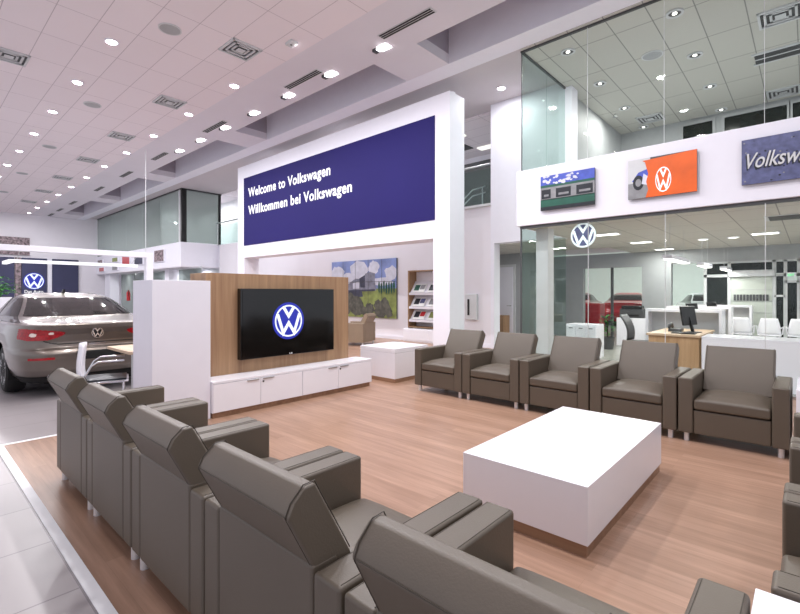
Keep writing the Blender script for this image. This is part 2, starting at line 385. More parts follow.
# pictures on the mezzanine band
pics = [(-33.0, 3.2, 'mosaic'), (-32.7, 2.72, 'red'), (-30.1, 3.2, 'grass'), (-30.1, 2.72, 'pgrey'), (-28.2, 2.9, 'red'), (-26.2, 2.88, 'bldgd'), (-23.4, 2.9, 'mosaic')]
pl = ['dark small picture upper left on the mezzanine band', 'reddish small picture lower left on the mezzanine band', 'green small picture on the mezzanine band, upper of a pair', 'grey small picture on the mezzanine band, lower of a pair',
      'red picture third column on the mezzanine band', 'dark grey picture fourth column on the mezzanine band', 'tall dark picture nearest the banner on the mezzanine band']
for (x, z, m), l in zip(pics, pl):
    w, h = (1.0, .28) if x < -29.5 else (1.25, .6)
    t = thing('framed_picture', l, 'picture', (x, 8.46, z), group='pictures on the mezzanine band')
    bx(x-w/2, x+w/2, 8.44, 8.5, z, z+h).build('frame', M['white'], t)
    bx(x-w/2+.06, x+w/2-.06, 8.425, 8.44, z+.03, z+h-.03).build('print', M[m], t)

# right glass office box
struct('wall_fascia', MB(M['white']).box(-4.13, 4, 7.86, 8.15, 2.66, 3.70), bevel=.01)
struct('floor_upper_office', bx(-4.05, 4, 8.15, 14.1, 2.8, 3.6), M['grey'])
struct('trim_4', bx(-4.08, 4, 7.9, 7.95, 2.61, 2.66), M['dgrey'])
struct('ceiling_lower_office', bx(-4.05, 4, 7.95, 16.6, 2.63, 2.7), M['tile3'])
w3 = thing('window_3', 'tall clear glass front of the lower office', 'window', (-1.5, 7.9, 0)); w3['kind'] = 'structure'
js = [-4.05, -2.81, -1.65, -.45, .75, 1.95, 3.2]
for a, b in zip(js, js[1:]): bx(a+.005, b-.005, 7.895, 7.907, .03, 2.62).build('pane', M['glass'], w3)
for a in js[1:-1]: bx(a-.004, a+.004, 7.893, 7.909, .03, 2.62).build('silicone_joint', M['lgrey'], w3)
bx(-4.05, 3.2, 7.88, 7.92, 0, .04).build('sill', M['steel'], w3)
for a, b in ((7.93, 9.0), (9.0, 10.0)): bx(-4.055, -4.043, a, b-.01, .03, 2.62).build('pane', M['sideglass'], w3)
MB(M['dgrey']).box(-4.065, -4.04, 7.885, 7.91, 0, 2.63).build('corner_post', None, w3)
w4 = thing('window_4', 'clear glass front of the upper office', 'window', (-1.5, 7.92, 3.7)); w4['kind'] = 'structure'
js = [-4.05, -2.83, -1.67, -.46, .75, 1.95, 3.2]
for a, b in zip(js, js[1:]): bx(a+.005, b-.005, 7.915, 7.927, 3.7, 5.95).build('pane', M['glass'], w4)
for a in js[1:-1]: bx(a-.003, a+.003, 7.913, 7.929, 3.7, 5.95).build('silicone_joint', M['lgrey'], w4)
for a, b in ((7.94, 9.0), (9.0, 9.95)): bx(-4.055, -4.043, a, b-.01, 3.7, 5.95).build('pane', M['sideglass'], w4)
MB(M['dgrey']).box(-4.07, 3.2, 7.9, 7.95, 5.95, 5.98).box(-4.07, -4.03, 7.9, 10, 5.95, 5.98).box(-4.06, -4.045, 7.912, 7.93, 3.7, 5.95).build('head_frame', None, w4)
struct('column', bx(-3.92, -3.68, 8.25, 8.5, 0, 2.63), M['lgrey'])
struct('column', bx(-4.12, -3.9, 9.95, 10.3, 2.65, 5.98), M['white'])
struct('wall_upper_office_back', MB(M['ggrey']).box(-4.1, 4, 14, 14.1, 3.6, 5.98).box(-4.12, -4.05, 10.3, 14, 3.6, 5.98))
w5 = thing('window_5', 'interior window high in the back wall of the upper office', 'window', (-.9, 13.97, 3.7)); w5['kind'] = 'structure'
for a, b in ((-2.5, -1.85), (-1.6, -.4), (-.3, .9), (1.0, 2.2)):
    bx(a, b, 13.97, 13.985, 4.0, 5.82).build('pane', M['dusk'], w5)
    MB(M['grey']).box(a-.06, b+.06, 13.95, 14, 5.82, 5.9).box(a-.06, a, 13.95, 14, 4, 5.82).box(b, b+.06, 13.95, 14, 4, 5.82).build('frame', None, w5)
# lower office back wall with openings (Y=15)
c = MB(M['ggrey']).box(-9, -5.5, 15, 15.2, 0, 2.63).box(-5.5, -3.75, 15, 15.2, 2.2, 2.63).box(-3.75, -2.98, 15, 15.2, 0, 2.63).box(-2.98, 4, 15, 15.2, 2.25, 2.63)
struct('wall_office_back', c)
struct('wall_service', MB(M['glowwall']).box(-15, 4, 26, 26.2, 0, 4).box(-15.2, -15, 15.2, 26, 0, 4))
struct('floor_service', bx(-15.2, 4, 15.0, 26.2, -.2, -.003), M['gfloor'])
struct('ceiling_service', bx(-15.2, 4, 15.2, 26.2, 3.6, 3.7), M['soff'])
w6 = thing('window_6', 'glazed opening to the service bay in the office back wall', 'window', (-4.6, 15.1, 0)); w6['kind'] = 'structure'
for a, b in ((-5.5, -4.6), (-4.6, -3.75)): bx(a, b-.03, 15.1, 15.11, .02, 2.2).build('pane', M['glass'], w6)
MB(M['dgrey']).box(-4.66, -4.6, 15.05, 15.15, 0, 2.2).build('mullion', None, w6)
w7 = thing('window_7', 'steel framed storefront windows at the office rear', 'window', (-1, 15.1, 0)); w7['kind'] = 'structure'
fr = MB(M['lgrey'])
for x in (-2.16, -1.62, -.68, -.46, -.2, .9, 2.0, 3.2): fr.box(x-.035, x+.035, 15.02, 15.12, 0, 2.25)
fr.box(-2.2, 3.2, 15.02, 15.12, 1.83, 1.9).box(-2.2, -1.62, 15.02, 15.12, .95, 1.0).box(-.68, -.2, 15.02, 15.12, 1.3, 1.35).box(-2.2, 3.2, 15.02, 15.12, 2.2, 2.25).build('frame', None, w7)
for a, b, z0, z1 in ((-2.12, -1.66, 0, 1.83), (-2.12, -1.66, 1.9, 2.2), (-1.58, -.72, 1.9, 2.2), (-.64, -.5, 0, 1.83), (-.64, -.24, 1.9, 2.2), (-.16, .86, 0, 2.2), (.94, 1.96, 0, 2.2), (2.04, 3.2, 0, 2.2)):
    bx(a, b, 15.06, 15.075, z0+.01, z1).build('pane', M['dusk'], w7)
bx(-2.98, -2.2, 15.05, 15.06, .02, 2.2).build('pane', M['glass'], w7)
d1 = MB(M['green_grey']).box(-1.58, -.72, 15.04, 15.1, 0, 1.84)
for k in range(5): d1.use(M['grey']).box(-1.58, -.72, 15.03, 15.04, .3*k+.28, .3*k+.29)
door = struct('door_1', d1); 
row = MB(M['dgrey'])
for k in range(11): row.box(-1.52+k*.068, -1.47+k*.068, 15.015, 15.03, 1.2, 1.36)
row.build('window_row', None, door)
hd = bx(-1.62, -.66, 14.9, 15.1, 1.83, 2.0, m=M['lgrey']); single('roller_shutter_box', hd, None, 'pale box housing above the roller door at the rear of the office', 'shutter box', bevel=.01)
d2 = thing('door_2', 'pale framed glass exit door at the right of the office rear', 'door', (-.33, 15, 0)); d2['kind'] = 'structure'
MB(M['lgrey']).box(-.46, -.42, 14.98, 15.04, 0, 1.72).box(-.24, -.2, 14.98, 15.04, 0, 1.72).box(-.46, -.2, 14.98, 15.04, 1.66, 1.72).box(-.46, -.2, 14.98, 15.04, 0, .12).build('frame', None, d2)
bx(-.42, -.24, 15, 15.01, .12, 1.66).build('pane', M['dusk'], d2)
t = thing('exit_sign', 'small lit green exit sign above the office rear door', 'sign', (-.35, 14.85, 1.78)); 
bx(-.44, -.26, 14.86, 14.9, 1.79, 1.91).build('panel', M['white'], t)
text('lettering', 'EXIT', (-.41, 14.855, 1.82), X, Z, .12, .06, M['exitg'], t)
d3 = struct('door_3', MB(M['lgrey']).box(-7.45, -6.85, 12.94, 13.0, 0, 2.3).use(M['white']).box(-7.38, -6.92, 12.92, 12.95, 0, 2.22))
MB(M['steel']).cyl((-6.98, 12.92, 1.0), (-6.98, 12.86, 1.0), .02).cyl((-6.98, 12.87, 1.0), (-7.1, 12.87, 1.0), .012).build('handle', None, d3)

# ------------------------------------------------------------------ lounge chairs
def puff(mb, x0, x1, y0, y1, z0, z1, crown=.03, n=8):
    # cushion: soft crowned top, straight sides
    def top(u, v): return (x0+(x1-x0)*u, y0+(y1-y0)*v, z1+crown*(1-(2*u-1)**4)*(1-(2*v-1)**4)-crown*.3)
    V = [[mb.bm.verts.new(top(i/n, j/n)) for j in range(n+1)] for i in range(n+1)]
    for i in range(n):
        for j in range(n): mb.f([V[i][j], V[i+1][j], V[i+1][j+1], V[i][j+1]])
    per = [V[i][0] for i in range(n)]+[V[n][j] for j in range(n)]+[V[i][n] for i in range(n, 0, -1)]+[V[0][j] for j in range(n, 0, -1)]
    low = [mb.bm.verts.new((p.co.x, p.co.y, z0)) for p in per]
    for i in range(len(per)): mb.f([per[i], per[(i+1) % len(per)], low[(i+1) % len(per)], low[i]])
    mb.f(low); return mb

def make_armchair(label, leather, group):
    # local frame: origin at the rear-left floor corner centre; y runs forward, x spans -.4...4
    t = thing('armchair', label, 'armchair', group=group, local=True)
    b = MB(leather).box(-.284, .284, 0, .10, .085, .615).box(-.284, .284, .10, .715, .085, .305)
    b.build('base', None, t, bevel=.012)
    puff(MB(leather), -.281, .281, .15, .73, .312, .422, .05).build('seat', None, t, bevel=.022, seg=3)
    for s in (-1, 1):
        x0, x1 = (.286, .405) if s > 0 else (-.405, -.286)
        a = MB(leather).box(x0, x1, 0, .73, .085, .60); arm = a.build('armrest', None, t, bevel=.014, seg=3)
        e = MB(M['leather2'])
        for xx in (x0+.012, x1-.012):
            e.tube([(xx, .016, .5995), (xx, .714, .5995)], .0018, 5)
        e.build('seam', None, arm)
    P = [(.004, .612), (-.080, .775), (-.064, .808), (-.02, .848), (.015, .850), (.15, .60), (.225, .42), (.10, .42)]
    bk = MB(leather).prism([(-.282, y, z) for y, z in P], (.564, 0, 0))
    back = bk.build('backrest', None, t, bevel=.03, seg=4)
    e = MB(M['leather2'])
    for x in (-.270, .270): e.tube([(x, y+dy, z+dz) for (y, z), dy, dz in zip(P[:6], (0, -.001, 0, .0, .004, .006), (0, .002, .004, .003, .003, .003))], .002, 5)
    e.tube([(-.27, -.079, .777), (.27, -.079, .777)], .0022, 5)
    e.build('seam', None, back)
    for x in (-.345, .345):
        for y in (.045, .665): MB(M['legm']).cyl((x, y, 0), (x, y, .087), .023, n=16).build('leg', None, t, smooth=False)
    return t
ord5 = ['first', 'second', 'third', 'fourth', 'fifth']
xs = [-3.815, -2.995, -2.172, -1.35, -.527]
proto = None
def put_chair(x, y, rot, label, group):
    global proto
    if proto is None:
        proto = make_armchair(label, M['leather'], group); proto.location = (x, y, 0); proto.rotation_euler = (0, 0, rot); return proto
    return dup(proto, (x, y, 0), rot, label, group)
farl = ['taupe leather armchair facing the camera, next to the white reception desk', 'taupe leather armchair facing the camera, second from the white reception desk',
        'taupe leather armchair facing the camera, middle one of the far row of five', 'taupe leather armchair facing the camera, directly behind the coffee table right corner',
        'taupe leather armchair facing the camera, rightmost of the far row, beside the corner table']
nearl = ['taupe leather armchair seen from behind, farthest from the camera in the near row', 'taupe leather armchair seen from behind, second from the white end tower',
         'taupe leather armchair seen from behind, middle one of the near row', 'taupe leather armchair seen from behind, large at lower left with full backrest in view',
         'taupe leather armchair cut by the bottom edge of the photo, nearest the camera']
for x, l in zip(xs, farl): put_chair(x, 5.70, PI, l, 'far row of lounge armchairs')
for x, l in zip(xs, nearl): put_chair(x+.005, .795, 0, l, 'near row of lounge armchairs')
for y, l in zip((2.0, 2.82, 3.64), ('taupe armchair at the right edge, nearest to the white side table in the bottom corner', 'taupe armchair at the right edge, middle one of the side row', 'taupe armchair at the right edge, farthest back beside the far row')):
    put_chair(.65, y, PI/2, l, 'right side row of lounge armchairs')
bc = make_armchair('brown leather chair standing behind the television wall below the landscape picture', M['brown'], 'booth seats'); del bc['group']
bc.location = (-8.85, 8.55, 0); bc.rotation_euler = (0, 0, PI*.62)

# ------------------------------------------------------------------ tables
t = thing('coffee_table', 'large white block coffee table with oak plinth in the middle of the lounge', 'table', (-1.255, 3.22, 0))
bx(-1.65, -.865, 2.425, 4.01, .065, .38).build('top_block', M['lacq'], t, bevel=.003)
MB(M['plinth']).box(-1.64, -.875, 2.435, 4.0, 0, .065).build('plinth', None, t)
def block_table(name, label, x0, x1, y0, y1, h):
    t = thing(name, label, 'table', ((x0+x1)/2, (y0+y1)/2, 0))
    bx(x0, x1, y0, y1, .06, h).build('top_block', M['lacq'], t, bevel=.003)
    bx(x0+.01, x1-.01, y0+.01, y1-.01, 0, .06).build('plinth', M['plinth'], t)
    return t
block_table('side_table', 'white side table cut off in the bottom right corner of the photo', -.11, .65, .80, 1.56, .6)
block_table('side_table', 'white corner table beside the rightmost far armchair', -.085, .67, 4.97, 5.72, .6)
t = thing('reception_desk', 'low white reception block with oak plinth left of the far armchairs', 'desk', (-5.1, 5.55, 0))
bx(-5.55, -4.77, 5.15, 5.97, .06, .46).build('body', M['lacq'], t, bevel=.003)
bx(-5.55, -4.77, 5.15, 5.97, .463, .53).build('worktop', M['lacq'], t, bevel=.003)
bx(-5.53, -4.775, 5.155, 5.96, 0, .06).build('plinth', M['plinth'], t)
block_table('booth_table', 'white table half hidden behind the right end of the television wall', -10.9, -10.0, 7.3, 8.1, .62)

# ------------------------------------------------------------------ television wall
t = thing('end_tower', 'tall plain white tower at the left end of the television unit', 'tower', (-5.23, 2.03, 0))
bx(-5.51, -4.95, 1.72, 2.325, 0, 1.535).build('body', M['white'], t, bevel=.003)
t = thing('wood_partition', 'walnut veneer partition behind the television', 'partition', (-5.45, 3.5, 0))
bx(-5.68, -5.25, 2.41, 4.62, 0, 1.64).build('panel', M['wood'], t, bevel=.002)
t = thing('low_cabinet', 'long low white cabinet with oak plinth under the television', 'cabinet', (-5.08, 3.54, 0))
MB(M['lacq']).box(-5.245, -4.915, 2.33, 4.78, .06, .385).build('carcass', None, t)
bx(-5.245, -4.90, 2.33, 4.78, .385, .41).build('top', M['lacq'], t, bevel=.002)
bx(-5.245, -4.93, 2.34, 4.76, 0, .06).build('plinth', M['plinth'], t)
for k, (a, b) in enumerate(((2.333, 2.915), (2.921, 3.522), (3.53, 4.125), (4.131, 4.777))):
    d = bx(-4.915, -4.90, a, b, .065, .38).build('door', M['lacq'], t, bevel=.002)
    hy = b-.10 if k % 2 == 0 else a+.10
    MB(M['steel']).box(-4.90, -4.885, hy-.075, hy+.075, .362, .376).build('handle', None, d, bevel=.002)
    if k % 2: MB(M['black']).cyl((-4.90, a+.03, .335), (-4.893, a+.03, .335), .011).build('lock', None, d)
t = thing('mounted_television', 'large flat television showing a round blue emblem on black', 'television', (-5.2, 3.52, .57))
MB(M['blackgl']).box(-5.245, -5.165, 2.80, 4.265, .575, 1.455).build('casing', None, t, bevel=.006)
bx(-5.165, -5.16, 2.825, 4.24, .615, 1.43).build('screen', M['screen'], t)
e = MB(M['vwblue']).cyl((-5.16, 3.485, 1.03), (-5.157, 3.485, 1.03), .245, n=48)
e.ring((-5.157, 3.485, 1.03), Y, Z, .245, .205, .001)
e.use(M['vwwhite']); emblem(e, (-5.157, 3.485, 1.03), Y, Z, .212, .003, hw=.10)
e.build('emblem', None, t, fix=False)
text('lettering', 'LG', (-5.163, 3.5, .588), Y, Z, .045, .018, M['lett'], t)

# ------------------------------------------------------------------ banner wall
t = thing('banner_wall', 'tall white portal carrying the dark blue welcome banner', 'wall', (-10.4, 8.28, 0))
fr = MB(M['white']).box(-14.95, -5.79, 8.0, 8.56, 2.62, 5.79).box(-6.24, -5.79, 8.0, 8.56, 0, 2.62).box(-14.95, -14.5, 8.0, 8.56, 0, 2.62)
fr.build('portal_frame', None, t)
bn = bx(-14.51, -6.19, 7.985, 8.0, 3.03, 5.355).build('banner', M['navy'], t)
text('lettering', 'Welcome to Volkswagen', (-14.2, 7.984, 4.67), X, Z, 4.38, .29, M['lett'], bn, bold=.024, space=1.09)
text('lettering', 'Willkommen bei Volkswagen', (-14.2, 7.984, 4.07), X, Z, 5.27, .29, M['lett'], bn, bold=.024, space=1.09)
single('sensor', bx(-5.95, -5.85, 8.2, 8.3, 5.79, 5.86), M['white'], 'small white sensor on top of the banner wall right end', 'sensor')

# landscape picture (2 x 5 panels)
t = thing('landscape_picture', 'large landscape photo of a glass factory in ten panels on the back wall', 'picture', (-10.76, 10.06, .62))
bx(-12.28, -9.24, 10.05, 10.1, .62, 2.46).build('backing', M['dgrey'], t)
yy = 10.048
def flat(mb, m, pts, k=0): mb.use(M[m]).poly([(-12.28+3.04*u, yy-.0015*k, .62+1.84*v) for u, v in pts])
BK = [0]
def blob(mb, m, cx, cy, rx, ry, k, n=18, j=.18):
    BK[0] += 1; k += BK[0]*.03
    flat(mb, m, [(min(1, max(0, cx+rx*math.cos(2*PI*i/n)*(1+random.uniform(-j, j)))), min(1, max(0, cy+ry*math.sin(2*PI*i/n)*(1+random.uniform(-j, j))))) for i in range(n)], k)
p = MB()
flat(p, 'sky', [(0, .5), (1, .5), (1, 1), (0, 1)]); flat(p, 'grass', [(0, 0), (1, 0), (1, .5), (0, .5)])
for cx, cy, rx, ry in ((.1, .78, .12, .14), (.45, .82, .15, .16), (.68, .86, .08, .12), (.28, .68, .14, .1), (.93, .76, .09, .11), (.8, .62, .16, .07), (.1, .6, .12, .1)): blob(p, 'cloud', cx, cy, rx, ry, 1)
flat(p, 'bldg', [(.22, .45), (.72, .47), (.70, .60), (.58, .66), (.40, .68), (.30, .60), (.22, .56)], 2)
flat(p, 'bldg', [(.55, .5), (.70, .5), (.70, .76), (.625, .79), (.55, .76)], 3)
flat(p, 'bldgd', [(.48, .52), (.55, .52), (.55, .74), (.46, .68)], 4); flat(p, 'cloud', [(.36, .50), (.46, .50), (.46, .62), (.36, .60)], 4)
flat(p, 'bldgd', [(.22, .44), (.70, .46), (.70, .49), (.22, .47)], 5); flat(p, 'bldgd', [(.2, .32), (.52, .36), (.5, .46), (.2, .45)], 4)
for cx, cy, rx, ry in ((.42, .2, .11, .17), (.33, .27, .09, .15), (.62, .15, .07, .1), (.78, .12, .09, .11), (.84, .2, .08, .14), (.74, .22, .05, .09), (.26, .12, .06, .1), (.52, .12, .06, .08), (.9, .1, .05, .09)): blob(p, 'bush', cx, cy, rx, ry, 6)
for k in range(7): blob(p, 'pgreen', .76+.035*k, .52+random.uniform(-.02, .02), .013, .1, 5)
p.build('print', None, t, fix=False)
g = MB(M['dgrey'])
for k in range(1, 5): g.box(-12.28+.608*k-.006, -12.28+.608*k+.006, yy-.014, yy-.012, .62, 2.46)
g.box(-12.28, -9.24, yy-.014, yy-.012, 1.75, 1.762).build('panel_joint', None, t)

# brochure niche
t = thing('brochure_niche', 'recessed oak brochure shelf with three sloping shelves in the back wall', 'shelf', (-7.9, 10.3, .39))
MB(M['wood']).box(-8.82, -8.78, 10.09, 10.45, .41, 2.06).box(-6.99, -6.95, 10.09, 10.45, .41, 2.06).box(-8.82, -6.95, 10.09, 10.45, 2.03, 2.06).box(-8.82, -6.95, 10.09, 10.45, .39, .42).build('side_panels', None, t)
bx(-8.78, -6.99, 10.44, 10.45, .42, 2.03).build('back_panel', M['white'], t)
shz = (1.36, .96, .58)
for z in shz:
    s = MB(M['lacq']).prism([(-8.77, 10.10, z), (-8.77, 10.115, z+.015), (-8.77, 10.38, z+.39), (-8.77, 10.40, z+.38), (-8.77, 10.14, z-.01)], (1.77, 0, 0)).build('shelf', None, t)
    MB(M['lacq']).box(-8.77, -7.0, 10.085, 10.105, z-.02, z+.05).build('lip', None, s)
t = thing('wall_cupboard', 'low white cupboard below the brochure shelf', 'cabinet', (-7.9, 10.02, 0))
bx(-8.86, -6.94, 9.93, 10.09, 0, .37).build('body', M['lacq'], t, bevel=.003)
for a in (-8.85, -7.89): bx(a, a+.93, 9.915, 9.93, .04, .35).build('door', M['lacq'], t, bevel=.002)
cols = [('pgreen', 'pgrey'), ('pdark', 'pgrey'), ('red', 'pgrey'), ('pdark', 'pslate'), ('pgrey', 'pdark'), ('pslate', 'pgrey'), ('pdark', 'red'), ('grass', 'pgrey'), ('pdark', 'pgrey')]
rn = ['top', 'middle', 'bottom']; cn = ['left', 'middle', 'right']
k = 0
for i, z in enumerate(shz):
    for j in range(3):
        x = -8.45+.56*j; a, b2 = cols[k]; k += 1
        t = thing('brochure', 'open brochure lying on the %s sloping shelf, %s one' % (rn[i], cn[j]), 'brochure', (x, 10.1, z+.03), group='brochures on the sloping shelves')
        U, Vv = Vector((1, 0, 0)), Vector((0, .265, .375)).normalized(); O = Vector((x-.22, 10.11, z+.06)); W = U.cross(Vv)*.006
        MB(M['paper']).prism([O, O+U*.44, O+U*.44+Vv*.3, O+Vv*.3], W).build('page', None, t)
        q = MB(M[a]); O2 = O+W*1.2
        q.prism([O2+U*.03+Vv*.06, O2+U*.22+Vv*.06, O2+U*.22+Vv*.26, O2+U*.03+Vv*.26], W*.3)
        q.use(M[b2]).prism([O2+U*.24+Vv*.1, O2+U*.41+Vv*.1, O2+U*.41+Vv*.26, O2+U*.24+Vv*.26], W*.3)
        q.build('photo', None, t)
t = thing('wall_dispenser', 'white wall mounted box with a dark vertical slot right of the banner wall', 'dispenser', (-6.56, 10.05, .7))
bx(-6.75, -6.39, 10.0, 10.1, .70, 1.37).build('housing', M['lgrey'], t, bevel=.015)
bx(-6.66, -6.60, 9.985, 10.0, .82, 1.24).build('slot', M['black'], t, bevel=.006)
single('wood_cabinet', bx(-7.5, -7.02, 12.5, 12.9, 0, .7, m=M['wood']).use(M['dgrey']).box(-7.27, -7.26, 12.49, 12.5, .03, .68), None, 'small oak cabinet standing in the side corridor', 'cabinet')

# ------------------------------------------------------------------ fascia posters and hanging emblem
def poster(label, x0, x1):
    t = thing('framed_picture', label, 'poster', ((x0+x1)/2, 7.81, 2.885), group='posters on the white fascia')
    bx(x0, x1, 7.80, 7.83, 2.885, 3.50).build('backing', M['dgrey'], t); return t
t = poster('poster of old bus windows and blue sky, left one on the white fascia', -3.62, -2.67)
p = MB(); yq = 7.799
def pf(m, pts, k, x0, w): p.use(M[m]).poly([(x0+w*u, yq-.0012*k, 2.885+.615*v) for u, v in pts])
a = (-3.62, .95)
R = lambda u0, u1, v0, v1: [(u0, v0), (u1, v0), (u1, v1), (u0, v1)]
pf('pblue', R(0, 1, .6, 1), 0, *a); pf('pgrey', R(0, 1, .3, .72), 1, *a); pf('pgreen', R(0, 1, 0, .32), 1, *a)
pf('pdark', R(0, 1, 0, .1), 2, *a); pf('pgreen', R(0, 1, .66, .73), 2, *a)
for u0, u1 in ((.02, .2), (.3, .58), (.68, .97)):
    pf('pdark', R(u0, u1, .34, .6), 3, *a); pf('pgrey', R(u0+.05, u1-.04, .4, .46), 4, *a)
for k in range(26):
    u, v = random.uniform(0, .72), random.uniform(.74, .98); s = random.uniform(.02, .05)
    pf('cloud', [(min(1, max(0, u+s*math.cos(q*PI/4)*random.uniform(.6, 1.3))), min(1, v+s*math.sin(q*PI/4)*random.uniform(.6, 1.3))) for q in range(8)], 3+k*.1, *a)
p.build('print', None, t, fix=False)
t = poster('orange poster with white round emblem and blue car on the white fascia', -2.15, -1.22)
p = MB(); a = (-2.15, .93)
pf('lgrey', R(0, .34, 0, 1), 0, *a); pf('pgrey', R(0, .34, 0, .4), 1, *a)
pf('pblue', [(.06, .45), (.16, .66), (.33, .74), (.33, .42), (.15, .40)], 2, *a)
pf('pdark', [(.16+.085*math.cos(q*PI/8), .40+.19*math.sin(q*PI/8)) for q in range(16)], 3, *a)
pf('pgrey', [(.16+.045*math.cos(q*PI/8), .40+.10*math.sin(q*PI/8)) for q in range(16)], 4, *a)
pf('cloud', [(.21, .36), (.33, .30), (.33, .5), (.24, .62)], 4, *a)
pf('orange', [(.27, 0), (1, 0), (1, 1), (.22, .94), (.26, .9), (.31, .6), (.28, .4), (.31, .2)], 5, *a)
p.use(M['lett']); emblem(p, (-1.655, yq-.007, 3.13), X*.56, Z, .19, .005, hw=.10); p.build('print', None, t, fix=False)
t = poster('slate blue wet metal poster with chrome script lettering, right one on the white fascia', -.70, .25)
p = MB(); a = (-.70, .95); pf('pslate', R(0, 1, 0, 1), 0, *a)
for k in range(70):
    u, v, s = random.uniform(.02, .98), random.uniform(.03, .97), random.uniform(.006, .016)
    pf(random.choice(['pdark', 'pgrey', 'pslate']), [(u+s*math.cos(q*PI/3), v+1.3*s*math.sin(q*PI/3)) for q in range(6)], 1+k*.02, *a)
p.build('print', None, t, fix=False)
text('shadow_lettering', 'Volkswagen', (-.655, yq-.004, 3.085), X, Z, .9, .2, M['pdark'], t, bold=.015, shear=.35)
text('lettering', 'Volkswagen', (-.64, yq-.008, 3.1), X, Z, .9, .2, M['lgrey'], t, bold=.008, depth=.012, shear=.35)
t = thing('hanging_emblem', 'round white and blue emblem sign hanging behind the office glass', 'sign', (-2.9, 7.98, 2.19))
e = MB(M['vwwhite']).cyl((-2.93, 7.99, 2.405), (-2.93, 8.0, 2.405), .215, n=40).use(M['pslate']).cyl((-2.93, 7.985, 2.405), (-2.93, 7.99, 2.405), .185, n=40)
e.use(M['vwwhite']); emblem(e, (-2.93, 7.985, 2.405), X, Z, .205, .004, hw=.105); e.build('disc', None, t, fix=False)
MB(M['steel']).cyl((-3.02, 7.995, 2.57), (-3.02, 7.995, 2.63), .004).cyl((-2.78, 7.995, 2.57), (-2.78, 7.995, 2.63), .004).build('hanger', None, t)

# ------------------------------------------------------------------ cars
TAB = np.array([ # z, rear s, front s, half width, exponent
 [.20, .22, 4.55, .80, 7], [.28, .12, 4.70, .86, 7], [.38, .04, 4.78, .895, 7], [.52, .00, 4.80, .922, 7], [.60, .00, 4.80, .925, 7], [.645, .03, 4.79, .925, 7],
 [.665, .085, 4.77, .925, 7], [.74, .10, 4.72, .925, 6.5], [.84, .095, 4.6, .918, 6.2], [.92, .075, 4.40, .900, 6], [.968, .045, 4.15, .882, 5.5], [.982, .065, 3.95, .868, 5], [1.005, .17, 3.75, .848, 4.2],
 [1.025, .36, 3.62, .83, 4], [1.06, .60, 3.48, .80, 3.8], [1.12, .80, 3.32, .765, 3.7], [1.19, 1.04, 3.14, .722, 3.6], [1.26, 1.30, 2.96, .675, 3.5], [1.32, 1.55, 2.78, .628, 3.4], [1.36, 1.78, 2.62, .58, 3.2], [1.39, 2.0, 2.46, .50, 3], [1.405, 2.16, 2.36, .36, 2.6]])
def slice_at(z): return [np.interp(z, TAB[:, 0], TAB[:, k]) for k in range(1, 5)]
